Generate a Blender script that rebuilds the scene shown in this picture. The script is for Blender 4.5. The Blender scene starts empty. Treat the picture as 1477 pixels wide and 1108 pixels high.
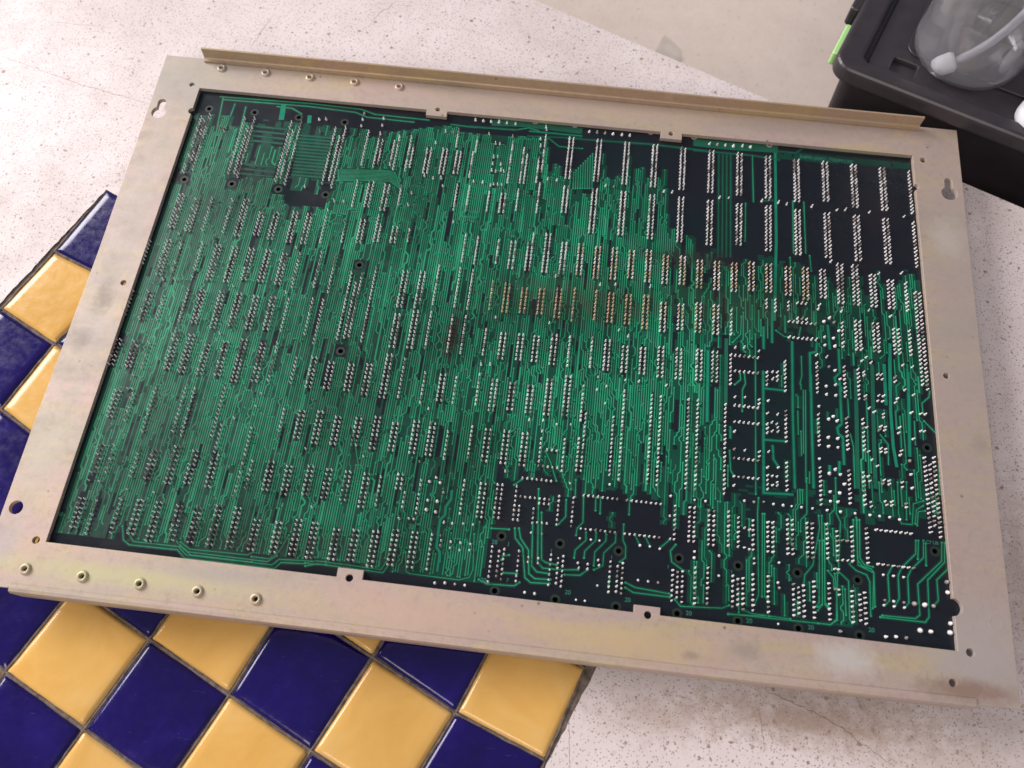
import bpy, bmesh, math, random
from mathutils import Vector, Matrix, noise
random.seed(7)
S = bpy.context.scene
C = S.collection
# ---------------------------------------------------------------- camera, light, exposure
MM = 0.001
def W(x, y, z=0.0):
    """board millimetres (origin: opening's far left corner, y towards the viewer is negative) -> world metres, floor at 0"""
    return Vector(((x - 230) * MM, (y + 150) * MM, (z + 20) * MM))
RC = ((0.9932895313702282, 0.11562265460438192, 0.0027034445710401507),
      (0.10783088293052928, -0.9173947797620332, -0.3830917889380991),
      (-0.041813963657316405, 0.3808125783211558, -0.9237063238040856))
cam_d = bpy.data.cameras.new('camera')
cam = bpy.data.objects.new('camera', cam_d); C.objects.link(cam)
cam_d.sensor_width = 36; cam_d.lens = 1160 / 1477 * 36
cam_d.clip_start = 0.01; cam_d.clip_end = 50
m = Matrix(((RC[0][0], -RC[1][0], -RC[2][0]), (RC[0][1], -RC[1][1], -RC[2][1]), (RC[0][2], -RC[1][2], -RC[2][2])))
cam.matrix_world = Matrix.Translation(W(245.6, -354.07, 411.96)) @ m.to_4x4()
cam_d.dof.use_dof = True; cam_d.dof.focus_distance = 0.455; cam_d.dof.aperture_fstop = 8.0
S.camera = cam
S.render.resolution_x = 1024; S.render.resolution_y = 768
wd = bpy.data.worlds.new('World'); S.world = wd; wd.use_nodes = True
bg = wd.node_tree.nodes['Background']; bg.inputs[0].default_value = (0.86, 0.86, 1.0, 1); bg.inputs[1].default_value = 0.23
def area(name, loc, target, size, power, col, sy=None):
    d = bpy.data.lights.new(name, 'AREA'); d.shape = 'RECTANGLE'; d.size = size; d.size_y = sy or size
    d.energy = power; d.color = col
    o = bpy.data.objects.new(name, d); C.objects.link(o)
    o.location = loc; o.rotation_euler = (Vector(target) - Vector(loc)).to_track_quat('-Z', 'Y').to_euler()
area('window_light', (-2.3, 1.05, 1.35), (-0.1, 0.05, 0), 1.7, 98.0, (1.0, 0.955, 0.955), 1.2)
area('near_fill_light', (-0.55, -1.75, 1.9), (-0.05, -0.1, 0), 1.3, 27.0, (1.0, 0.89, 0.80), 1.0)  # added fill lamp that lifts the near left; no doorway there
S.view_settings.view_transform = 'Standard'; S.view_settings.look = 'None'
S.view_settings.exposure = 0.17; S.view_settings.gamma = 1.0; S.view_settings.use_curve_mapping = False

# ---------------------------------------------------------------- materials
def mat(name):
    mt = bpy.data.materials.new(name); mt.use_nodes = True
    nt = mt.node_tree; return mt, nt, nt.nodes['Principled BSDF']
def setp(b, **k):
    for a, v in k.items(): b.inputs[a.replace('_', ' ')].default_value = v
def N(nt, t, **k):
    n = nt.nodes.new(t)
    for a, v in k.items(): setattr(n, a, v)
    return n
def coords(nt, scale=(1, 1, 1), rot=(0, 0, 0)):
    tc = N(nt, 'ShaderNodeTexCoord'); mp = N(nt, 'ShaderNodeMapping')
    mp.inputs['Scale'].default_value = scale; mp.inputs['Rotation'].default_value = rot
    nt.links.new(tc.outputs['Object'], mp.inputs[0]); return mp.outputs[0]
def nz(nt, vec, scale, detail=4, rough=0.55, dist=0.0):
    n = N(nt, 'ShaderNodeTexNoise'); n.inputs['Scale'].default_value = scale; n.inputs['Detail'].default_value = detail
    n.inputs['Roughness'].default_value = rough; n.inputs['Distortion'].default_value = dist
    nt.links.new(vec, n.inputs['Vector']); return n.outputs['Fac']
def ramp(nt, fac, stops):
    r = N(nt, 'ShaderNodeValToRGB'); e = r.color_ramp.elements
    while len(e) < len(stops): e.new(0.5)
    for i, (p, c) in enumerate(stops):
        e[i].position = p; e[i].color = (c, c, c, 1) if isinstance(c, (int, float)) else (*c, 1)
    nt.links.new(fac, r.inputs[0]); return r.outputs[0]
def mix(nt, fac, a, b, mode='MIX'):
    n = N(nt, 'ShaderNodeMix', data_type='RGBA', blend_type=mode)
    for s, v in ((n.inputs[0], fac), (n.inputs[6], a), (n.inputs[7], b)):
        if isinstance(v, (int, float)): s.default_value = v
        elif isinstance(v, tuple): s.default_value = (*v, 1)
        else: nt.links.new(v, s)
    return n.outputs[2]
def bump(nt, b, h, strength, dist=0.001):
    n = N(nt, 'ShaderNodeBump'); n.inputs['Strength'].default_value = strength; n.inputs['Distance'].default_value = dist
    nt.links.new(h, n.inputs['Height']); nt.links.new(n.outputs[0], b.inputs['Normal'])
def plain(name, col, rough=0.5, metal=0.0, var=0.0, scale=300, bmp=0.0, **k):
    mt, nt, b = mat(name); setp(b, Base_Color=(*col, 1), Roughness=rough, Metallic=metal, **k)
    if var or bmp:
        v = coords(nt); n = nz(nt, v, scale, 5)
        if var:
            c = mix(nt, ramp(nt, n, [(0.3, 0.0), (0.7, 1.0)]), tuple(a * (1 - var) for a in col), tuple(min(1, a * (1 + var)) for a in col))
            nt.links.new(c, b.inputs['Base Color'])
        if bmp: bump(nt, b, n, bmp, 0.0005)
    return mt

def stain_fac(nt, x, amt, lo=1.1, hi=1.9):
    mr = N(nt, 'ShaderNodeMapRange'); mr.inputs['From Min'].default_value = lo; mr.inputs['From Max'].default_value = hi
    mr.inputs['To Min'].default_value = amt; mr.inputs['To Max'].default_value = 0.0; nt.links.new(x, mr.inputs[0]); return mr.outputs[0]
def terrazzo(name, base, base2, chips, dirt_amt, chip_keep):
    mt, nt, b = mat(name); v = coords(nt)
    big = nz(nt, v, 7, 5, 0.6); fine = nz(nt, v, 420, 4, 0.6); mid = nz(nt, v, 40, 5, 0.65)
    col = mix(nt, ramp(nt, mid, [(0.3, 0.0), (0.7, 1.0)]), base, base2)
    for sc, lo, hi, keep, kk in ((400, 0.14, 0.25, chip_keep, 0), (190, 0.15, 0.22, chip_keep * 0.6, 1), (760, 0.2, 0.34, chip_keep * 1.2, 2)):
        # warp the lookup so that the chips are ragged, not round
        wn = N(nt, 'ShaderNodeTexNoise'); wn.inputs['Scale'].default_value = sc * 1.7; wn.inputs['Detail'].default_value = 3
        nt.links.new(v, wn.inputs['Vector'])
        wv = N(nt, 'ShaderNodeVectorMath', operation='MULTIPLY_ADD'); wv.inputs[1].default_value = (0.75 / sc,) * 3
        nt.links.new(wn.outputs['Color'], wv.inputs[0]); nt.links.new(v, wv.inputs[2])
        vo = N(nt, 'ShaderNodeTexVoronoi'); vo.inputs['Scale'].default_value = sc; vo.inputs['Randomness'].default_value = 1.0
        nt.links.new(wv.outputs[0], vo.inputs['Vector'])
        edge = ramp(nt, vo.outputs['Distance'], [(lo, 1.0), (hi, 0.0)])
        sp = N(nt, 'ShaderNodeSeparateColor'); nt.links.new(vo.outputs['Color'], sp.inputs[0])
        kp = ramp(nt, sp.outputs[0], [(max(keep - 0.02, 0), 1.0), (keep, 0.0)])
        mk = N(nt, 'ShaderNodeMath', operation='MULTIPLY'); nt.links.new(edge, mk.inputs[0]); nt.links.new(kp, mk.inputs[1])
        cc = ramp(nt, sp.outputs[1], [(i / len(chips), c) for i, c in enumerate(chips)])
        mk2 = N(nt, 'ShaderNodeMath', operation='MULTIPLY'); mk2.inputs[1].default_value = 0.85
        nt.links.new(mk.outputs[0], mk2.inputs[0])
        col = mix(nt, mk2.outputs[0], col, cc)
    d = ramp(nt, big, [(0.42, 0.0), (0.75, dirt_amt)])
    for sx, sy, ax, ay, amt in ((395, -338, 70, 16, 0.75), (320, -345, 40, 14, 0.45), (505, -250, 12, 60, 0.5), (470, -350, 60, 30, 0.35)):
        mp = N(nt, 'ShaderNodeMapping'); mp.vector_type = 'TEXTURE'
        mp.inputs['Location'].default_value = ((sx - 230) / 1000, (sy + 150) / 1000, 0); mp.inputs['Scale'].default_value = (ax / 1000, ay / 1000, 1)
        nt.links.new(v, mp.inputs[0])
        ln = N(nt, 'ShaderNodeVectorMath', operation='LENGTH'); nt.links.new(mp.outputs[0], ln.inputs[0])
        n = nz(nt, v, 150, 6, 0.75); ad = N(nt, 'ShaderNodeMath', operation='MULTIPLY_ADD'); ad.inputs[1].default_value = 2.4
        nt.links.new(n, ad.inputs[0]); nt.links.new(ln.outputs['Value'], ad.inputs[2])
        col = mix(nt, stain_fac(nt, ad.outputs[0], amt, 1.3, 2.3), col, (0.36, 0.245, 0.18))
    col = mix(nt, d, col, (0.33, 0.25, 0.20), 'MIX')
    nt.links.new(col, b.inputs['Base Color'])
    nt.links.new(ramp(nt, mid, [(0.3, 0.42), (0.7, 0.62)]), b.inputs['Roughness'])
    bump(nt, b, fine, 0.12, 0.0004)
    return mt
CH = [(0.16, 0.11, 0.10), (0.30, 0.22, 0.20), (0.22, 0.20, 0.20), (0.42, 0.33, 0.29), (0.28, 0.16, 0.12)]
M_TERR = terrazzo('white_terrazzo', (0.78, 0.70, 0.69), (0.70, 0.61, 0.595), CH, 0.35, 0.56)
M_TERR2 = terrazzo('beige_terrazzo', (0.70, 0.60, 0.52), (0.64, 0.545, 0.475), CH, 0.15, 0.14)
M_SHADE_SPOT = plain('grey_shade_spot', (0.50, 0.44, 0.385), 0.7, var=0.15, scale=60)
M_GROUT = plain('old_grout', (0.15, 0.115, 0.095), 0.9, var=0.5, scale=260, bmp=0.8)
M_CRACK = plain('crack_dirt', (0.16, 0.11, 0.09), 0.95)

def glaze(name, c1, c2, c3, rough):
    mt, nt, b = mat(name); v = coords(nt)
    n = nz(nt, v, 28, 4, 0.6, 0.6); n2 = nz(nt, v, 160, 5, 0.7)
    col = ramp(nt, n, [(0.3, c1), (0.55, c2), (0.8, c3)])
    oi = N(nt, 'ShaderNodeTexVoronoi'); oi.inputs['Scale'].default_value = 420; nt.links.new(v, oi.inputs['Vector'])
    spk = ramp(nt, oi.outputs['Distance'], [(0.04, 1.0), (0.09, 0.0)])
    sp = N(nt, 'ShaderNodeSeparateColor'); nt.links.new(oi.outputs['Color'], sp.inputs[0])
    kp = ramp(nt, sp.outputs[0], [(0.05, 1.0), (0.07, 0.0)])
    mk = N(nt, 'ShaderNodeMath', operation='MULTIPLY'); nt.links.new(spk, mk.inputs[0]); nt.links.new(kp, mk.inputs[1])
    col = mix(nt, mk.outputs[0], col, (0.20, 0.15, 0.12))
    big = nz(nt, v, 11, 3, 0.5); n7 = nz(nt, coords(nt, (1, 12, 1), (0, 0, 0.6)), 60, 4, 0.7)
    col = mix(nt, 1.0, col, ramp(nt, big, [(0.3, 0.80), (0.7, 1.0)]), 'MULTIPLY')
    col = mix(nt, ramp(nt, n7, [(0.66, 0.0), (0.76, 0.10)]), col, (0.6, 0.55, 0.52))
    nt.links.new(col, b.inputs['Base Color'])
    nt.links.new(ramp(nt, n2, [(0.35, rough), (0.7, rough + 0.14)]), b.inputs['Roughness'])
    setp(b, Specular_IOR_Level=0.45)
    bump(nt, b, n, 0.35, 0.0008)
    return mt
M_BLUE = glaze('blue_glaze', (0.007, 0.003, 0.070), (0.010, 0.004, 0.105), (0.020, 0.009, 0.17), 0.12)
M_YEL = glaze('yellow_glaze', (0.74, 0.41, 0.10), (0.80, 0.47, 0.13), (0.84, 0.53, 0.19), 0.14)

def patches(nt, v, c, items, nscale=90, k=1.8, lo=1.2, hi=2.1):
    for sx, sy, ax, ay, col, amt in items:
        mp = N(nt, 'ShaderNodeMapping'); mp.vector_type = 'TEXTURE'
        mp.inputs['Location'].default_value = ((sx - 230) / 1000, (sy + 150) / 1000, 0.02); mp.inputs['Scale'].default_value = (ax / 1000, ay / 1000, 1)
        nt.links.new(v, mp.inputs[0])
        ln = N(nt, 'ShaderNodeVectorMath', operation='LENGTH'); nt.links.new(mp.outputs[0], ln.inputs[0])
        n = nz(nt, v, nscale, 6, 0.72, 0.5); ad = N(nt, 'ShaderNodeMath', operation='MULTIPLY_ADD'); ad.inputs[1].default_value = k
        nt.links.new(n, ad.inputs[0]); nt.links.new(ln.outputs['Value'], ad.inputs[2])
        c = mix(nt, stain_fac(nt, ad.outputs[0], amt, lo, hi), c, col)
    return c
TARNISH = [(-15, 5, 60, 34, (0.375, 0.36, 0.325), 0.85), (-15, -120, 18, 110, (0.40, 0.375, 0.345), 0.7), (478, -120, 20, 140, (0.42, 0.375, 0.35), 0.6),
           (45, -311, 95, 6, (0.50, 0.485, 0.29), 0.8), (-18, -250, 14, 40, (0.45, 0.43, 0.36), 0.6), (200, -312, 80, 12, (0.58, 0.43, 0.335), 0.6), (300, -314, 50, 9, (0.56, 0.44, 0.26), 0.8),
           (470, -300, 30, 30, (0.44, 0.41, 0.40), 0.85), (405, -309, 16, 9, (0.56, 0.54, 0.53), 0.9), (356, -311, 9, 5, (0.28, 0.26, 0.26), 0.5), (330, -316, 5, 2.5, (0.24, 0.21, 0.19), 0.5),
           (-14, -158, 6, 12, (0.25, 0.22, 0.19), 0.75), (-19, -185, 7, 8, (0.28, 0.25, 0.22), 0.7), (462, -317, 26, 6, (0.27, 0.17, 0.12), 0.75), (482, -190, 5, 7, (0.30, 0.27, 0.25), 0.4),
           (240, 14, 150, 8, (0.52, 0.415, 0.35), 0.5), (380, 12, 60, 6, (0.34, 0.29, 0.25), 0.5), (476, -60, 12, 16, (0.54, 0.50, 0.46), 0.7), (90, -305, 30, 5, (0.38, 0.36, 0.34), 0.6), (-22, -300, 9, 16, (0.40, 0.37, 0.38), 0.6)]
# zinc plated frame: beige to pinkish grey patches with a faint yellow bloom and dark specks
def zinc(name, tint, r0):
    mt, nt, b = mat(name); v = coords(nt); vs = coords(nt, (0.3, 1.2, 1)); vx = coords(nt, (4, 60, 1), (0, 0, 0.12))
    n1 = nz(nt, vs, 14, 8, 0.68, 0.8); n2 = nz(nt, vs, 30, 6, 0.65, 1.4); n3 = nz(nt, v, 520, 4, 0.6); n4 = nz(nt, v, 75, 8, 0.75, 0.4); n5 = nz(nt, vx, 14, 5, 0.7); n6 = nz(nt, v, 5, 4, 0.6)
    c = ramp(nt, n1, [(0.30, (0.36, 0.325, 0.29)), (0.44, (0.47, 0.405, 0.34)), (0.55, (0.52, 0.40, 0.37)), (0.64, (0.53, 0.455, 0.35)), (0.76, (0.44, 0.41, 0.39))])
    c = mix(nt, ramp(nt, n6, [(0.42, 0.0), (0.62, 0.75)]), c, (0.46, 0.375, 0.35))
    c = mix(nt, ramp(nt, n2, [(0.50, 0.0), (0.66, 0.75)]), c, (0.52, 0.44, 0.27))
    c = mix(nt, ramp(nt, n4, [(0.54, 0.0), (0.74, 0.45)]), c, (0.33, 0.285, 0.25))
    c = mix(nt, ramp(nt, n5, [(0.60, 0.0), (0.72, 0.35)]), c, (0.62, 0.56, 0.50))
    vo = N(nt, 'ShaderNodeTexVoronoi'); vo.inputs['Scale'].default_value = 130; nt.links.new(v, vo.inputs['Vector'])
    sp = N(nt, 'ShaderNodeSeparateColor'); nt.links.new(vo.outputs['Color'], sp.inputs[0])
    mk = N(nt, 'ShaderNodeMath', operation='MULTIPLY'); nt.links.new(ramp(nt, vo.outputs['Distance'], [(0.05, 0.9), (0.14, 0.0)]), mk.inputs[0])
    nt.links.new(ramp(nt, sp.outputs[0], [(0.10, 1.0), (0.12, 0.0)]), mk.inputs[1])
    c = mix(nt, mk.outputs[0], c, (0.16, 0.12, 0.10))
    n8 = nz(nt, v, 260, 6, 0.8); c = mix(nt, ramp(nt, n8, [(0.50, 0.0), (0.66, 0.45)]), c, (0.33, 0.28, 0.245)); c = patches(nt, v, c, TARNISH, 170)
    c = mix(nt, 1.0, c, tint, 'MULTIPLY')
    nt.links.new(c, b.inputs['Base Color']); setp(b, Metallic=0.32)
    rr = N(nt, 'ShaderNodeMath', operation='MULTIPLY_ADD'); rr.inputs[1].default_value = 0.5; rr.inputs[2].default_value = r0 - 0.10
    nt.links.new(n4, rr.inputs[0]); nt.links.new(rr.outputs[0], b.inputs['Roughness'])
    bump(nt, b, mix(nt, 0.5, n3, n5), 0.16, 0.0004)
    return mt
M_ZINC = zinc('zinc_plate', (1.02, 0.975, 0.935), 0.45)
M_ZINC_T = zinc('zinc_flange', (0.98, 0.86, 0.66), 0.34)
M_EYE = zinc('zinc_eyelet', (1.12, 1.08, 1.0), 0.3)

STAINS = [(255, -125, 55, 17, (0.060, 0.034, 0.014), 0.24), (352, -121, 55, 16, (0.05, 0.034, 0.014), 0.22), (189.5, -158, 5, 19, (0.016, 0.008, 0.006), 0.95),
          (322, -90, 34, 9, (0.022, 0.018, 0.020), 0.7), (430, -40, 30, 22, (0.012, 0.010, 0.014), 0.5), (120, -285, 70, 12, (0.02, 0.012, 0.010), 0.4)]
def stained(nt, v, c, strength=0.85):
    """flux and scorch stains at fixed places on the board"""
    for sx, sy, ax, ay, col, amt in STAINS:
        mp = N(nt, 'ShaderNodeMapping'); mp.vector_type = 'TEXTURE'
        mp.inputs['Location'].default_value = ((sx - 230) / 1000, (sy + 150) / 1000, 0.017); mp.inputs['Scale'].default_value = (ax / 1000, ay / 1000, 1)
        nt.links.new(v, mp.inputs[0])
        ln = N(nt, 'ShaderNodeVectorMath', operation='LENGTH'); nt.links.new(mp.outputs[0], ln.inputs[0])
        n = nz(nt, v, 120, 5, 0.7); ad = N(nt, 'ShaderNodeMath', operation='MULTIPLY_ADD'); ad.inputs[1].default_value = 1.6
        nt.links.new(n, ad.inputs[0]); nt.links.new(ln.outputs['Value'], ad.inputs[2])
        c = mix(nt, stain_fac(nt, ad.outputs[0], amt), c, col)
    return c
def board_mat():
    mt, nt, b = mat('bare_laminate'); v = coords(nt)
    n = nz(nt, v, 30, 5, 0.6); n2 = nz(nt, v, 9, 3, 0.5)
    c = ramp(nt, n, [(0.3, (0.0055, 0.010, 0.014)), (0.6, (0.009, 0.010, 0.016)), (0.8, (0.014, 0.011, 0.014))])
    c = mix(nt, ramp(nt, n2, [(0.5, 0.0), (0.7, 0.5)]), c, (0.004, 0.022, 0.022))
    c = stained(nt, v, c)
    nt.links.new(c, b.inputs['Base Color'])
    nt.links.new(ramp(nt, n, [(0.3, 0.22), (0.7, 0.38)]), b.inputs['Roughness'])
    setp(b, Specular_IOR_Level=0.35); return mt
def mask_mat(name, col, var, rough):
    mt, nt, b = mat(name); v = coords(nt)
    n = nz(nt, v, 14, 5, 0.6); n2 = nz(nt, v, 200, 3, 0.6)
    c = mix(nt, ramp(nt, n, [(0.35, 0.0), (0.65, 1.0)]), tuple(a * (1 - var) for a in col), tuple(a * (1 + var) for a in col))
    c = stained(nt, v, c); setp(b, Specular_IOR_Level=0.4)
    nt.links.new(c, b.inputs['Base Color']); nt.links.new(ramp(nt, n2, [(0.3, rough), (0.7, rough + 0.15)]), b.inputs['Roughness'])
    return mt
M_BOARD = board_mat()
M_HALO = mask_mat('green_mask_base', (0.0025, 0.044, 0.027), 0.4, 0.3)
M_TRACE = mask_mat('green_mask_copper', (0.018, 0.255, 0.125), 0.35, 0.3)
M_TRACE2 = mask_mat('green_mask_copper_dim', (0.010, 0.160, 0.080), 0.35, 0.3)
M_WIDE = mask_mat('green_mask_wide_copper', (0.006, 0.19, 0.11), 0.25, 0.25)
M_SCR = plain('scratch_dust', (0.42, 0.50, 0.46), 0.8)
M_DULL = mask_mat('green_mask_dull_copper', (0.008, 0.10, 0.058), 0.25, 0.3)
M_INK = mask_mat('mark_copper', (0.022, 0.14, 0.095), 0.1, 0.4)
M_TIN = plain('solder', (0.97, 0.91, 0.89), 0.26, 0.2, var=0.12, scale=900)
M_TIN_W = plain('solder_warm', (0.88, 0.62, 0.42), 0.34, 0.35, var=0.25, scale=500)
M_TIN_D = plain('solder_dull', (0.42, 0.36, 0.34), 0.42, 0.35, var=0.2, scale=900)
M_HOLE = plain('drilled_rim', (0.013, 0.024, 0.016), 0.5)
M_BOX = plain('black_moulded_plastic', (0.034, 0.028, 0.033), 0.40, var=0.2, scale=90, bmp=0.15)
M_BOX_D = plain('black_moulded_plastic_body', (0.016, 0.012, 0.015), 0.5, var=0.2, scale=120)
M_LIME = plain('lime_plastic', (0.45, 0.80, 0.30), 0.35)
M_WHITE = plain('white_plastic', (0.85, 0.86, 0.88), 0.35)
M_TUBE = plain('milky_tube', (0.80, 0.83, 0.90), 0.25, Transmission_Weight=0.6)
mt, nt, b = mat('clear_plastic'); setp(b, Base_Color=(0.985, 0.98, 1.0, 1), Roughness=0.03, IOR=1.48, Transmission_Weight=0.935)
M_CLEAR = mt

# ---- layout measured on the board
PIN_COLUMNS = "5,34,18 7,38,14 9,30,18 27,30,18 30,41,15 32,29,19 51,29,19 53,41,15 56,28,20 74,31,18 77,42,14 79,30,19 7,129,10 9,129,10 15,131,10 17,131,10 23,129,10 33,129,10 39,127,11 41,127,11 48,140,7 50,140,7 55,139,8 57,139,8 64,136,9 66,136,9 71,136,9 73,136,9 80,129,10 91,32,11 97,33,11 99,41,8 105,41,8 107,34,11 113,34,11 115,45,7 122,46,8 124,46,8 130,45,8 132,45,8 91,93,8 97,92,8 99,92,8 105,94,8 107,94,8 113,94,7 90,138,7 97,137,7 99,137,7 105,130,8 107,141,5 113,141,5 115,141,5 121,142,4 136,19,6 146,27,5 137,47,7 139,47,7 145,46,8 164,28,13 170,35,11 172,43,9 180,16,12 178,44,8 192,16,13 194,16,13 192,76,8 194,76,8 140,86,8 146,86,8 156,91,6 162,91,6 164,91,6 170,91,5 170,84,2 180,75,9 206,16,13 208,16,13 220,16,13 222,16,13 234,16,13 236,16,13 248,16,13 250,16,13 206,76,13 208,76,13 220,75,13 222,75,13 234,76,13 236,76,13 248,76,13 250,76,13 141,128,1 262,16,13 264,16,13 276,16,13 278,16,13 290,16,13 292,16,13 304,17,13 306,17,13 318,17,12 320,17,12 332,17,13 334,17,13 346,17,13 348,17,13 360,18,13 262,76,13 264,76,13 276,77,12 278,77,12 290,76,13 292,76,13 304,77,13 306,77,13 318,77,13 320,77,13 332,77,13 334,77,13 346,77,13 348,77,13 360,78,13 258,144,8 260,144,8 266,144,8 268,144,8 274,144,8 276,144,8 282,141,8 284,141,8 290,141,8 292,141,8 299,142,8 301,142,8 307,141,9 309,141,9 315,141,8 317,141,8 323,133,11 325,133,11 330,133,11 332,133,11 338,141,9 340,141,9 346,145,8 348,145,8 354,146,8 8,181,10 10,181,10 15,179,10 25,180,10 32,181,10 34,181,10 40,181,10 42,181,10 48,181,9 50,181,9 56,181,9 58,181,9 64,182,9 66,182,9 72,180,10 82,177,10 89,177,11 7,236,8 9,236,8 15,239,7 25,230,9 31,230,9 33,230,9 40,229,10 42,229,10 48,229,9 50,229,9 56,230,9 58,230,9 64,229,9 66,229,9 72,229,9 83,226,10 88,226,12 98,195,18 101,205,15 103,195,17 109,187,20 0,183,7 0,237,7 0,287,7 2,287,7 8,287,7 10,287,7 15,287,7 25,273,10 27,273,10 32,275,10 34,275,10 40,283,8 42,283,8 48,278,9 50,278,9 56,274,11 58,274,11 65,276,10 67,276,10 72,274,10 82,286,7 89,284,8 91,284,8 97,287,7 99,287,7 106,287,7 108,287,7 114,285,8 116,285,8 122,274,11 124,274,11 7,335,7 9,335,7 15,337,7 148,142,8 154,143,8 164,144,7 170,144,8 172,144,8 178,144,8 180,144,8 180,133,3 186,132,11 188,132,11 194,140,9 196,140,9 202,139,9 204,139,9 210,141,9 212,141,9 218,140,9 220,140,9 226,141,8 228,141,8 234,139,9 236,139,9 242,143,8 244,143,8 250,142,8 252,142,8 122,188,10 124,188,10 130,187,9 132,187,9 138,178,11 148,178,11 154,179,11 164,189,8 170,190,8 172,190,8 178,193,7 180,193,7 186,192,7 188,192,7 194,190,8 196,190,8 202,188,9 212,188,8 218,189,8 220,189,8 226,189,8 228,189,8 234,188,9 236,188,9 242,193,8 244,193,8 122,233,9 124,233,9 130,228,10 132,228,10 138,227,10 148,228,10 154,228,10 164,239,7 171,241,7 173,241,7 179,240,7 181,240,7 186,240,7 188,240,7 194,237,8 196,237,8 202,237,8 212,236,8 218,237,8 220,237,8 226,241,7 228,241,7 234,241,7 236,241,7 242,238,8 244,238,8 130,276,10 140,287,8 147,287,7 149,287,7 154,288,7 164,283,8 170,287,8 172,287,8 178,288,7 180,288,7 186,289,7 188,289,7 194,281,9 196,281,9 202,276,10 204,276,10 210,283,9 212,309,8 224,309,14 228,284,21 240,285,21 244,285,21 256,285,21 260,285,21 272,286,21 250,193,7 252,193,7 258,190,8 260,190,8 266,190,8 268,190,8 274,193,7 290,178,3 294,177,4 300,178,3 330,191,8 332,191,8 338,191,8 340,191,8 347,195,7 349,195,7 354,195,7 358,155,24 360,155,25 250,238,8 252,238,8 259,237,8 261,237,8 266,237,8 268,237,8 274,238,8 290,251,4 298,239,8 290,300,3 298,286,8 290,346,4 298,333,7 312,237,8 324,238,8 312,286,8 324,287,8 312,334,9 324,334,8 330,239,8 331,286,8 330,334,8 356,315,17 358,321,14 360,314,18 324,194,7 12,332,1 14,332,1 24,329,11 37,326,11 41,325,12 54,322,12 82,335,7 89,335,7 91,335,7 97,334,8 99,334,8 8,385,7 10,385,7 14,384,7 25,385,7 31,385,7 33,385,7 40,379,9 42,379,9 48,381,8 50,381,8 57,356,7 57,382,8 59,382,8 70,355,15 74,384,7 81,383,7 83,383,7 89,385,7 91,385,7 98,383,7 100,383,7 7,432,7 9,432,7 14,432,8 24,429,8 31,428,8 33,428,8 39,428,9 41,428,9 48,429,8 50,429,8 56,429,8 58,429,8 64,425,9 66,425,9 72,425,9 74,425,9 81,433,7 83,433,7 90,433,7 92,433,7 98,429,8 100,429,8 105,337,7 107,337,7 114,336,7 116,336,7 122,333,8 124,333,8 130,337,7 132,337,7 139,333,8 141,333,8 146,333,8 148,333,8 154,339,7 164,332,8 170,333,8 172,333,8 178,333,8 180,333,8 186,333,8 188,333,8 194,336,7 204,334,8 210,332,8 212,332,8 106,384,7 108,384,7 114,384,7 116,384,7 122,384,8 124,384,8 129,385,7 136,381,4 138,381,4 140,396,4 146,384,8 164,380,8 171,381,8 173,381,8 178,380,8 180,380,8 186,380,8 188,396,4 194,397,4 204,384,7 210,384,7 105,430,8 107,430,8 114,433,7 116,433,7 122,432,7 124,432,7 130,431,8 132,431,8 138,428,8 140,428,8 146,428,8 148,428,8 154,428,8 179,432,8 182,435,6 184,433,7 190,433,7 203,433,7 206,435,6 208,433,7 252,381,8 258,381,8 260,381,8 266,382,8 268,382,8 274,381,8 278,385,7 284,386,7 290,386,7 292,386,7 227,433,7 230,436,6 232,433,7 252,434,7 254,435,6 256,434,7 261,430,8 266,429,8 276,433,7 278,435,6 280,434,7 284,430,8 290,430,8 298,382,8 300,382,8 306,383,8 308,383,8 314,382,8 318,387,7 324,382,8 330,382,8 300,434,7 302,436,6 304,434,7 308,430,8 314,430,8 323,434,7 326,436,6 328,434,7"
PIN_ROWS = "276,238,6 276,253,6 276,286,6 276,301,6 276,334,6 276,350,6 300,198,7 304,194,3 304,178,3 300,214,7 197,345,4 196,360,5 188,372,7 188,388,4 196,388,3 196,392,3 196,408,3 214,381,8 232,381,8 214,409,8 232,409,8 334,382,8 334,410,8"
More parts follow.
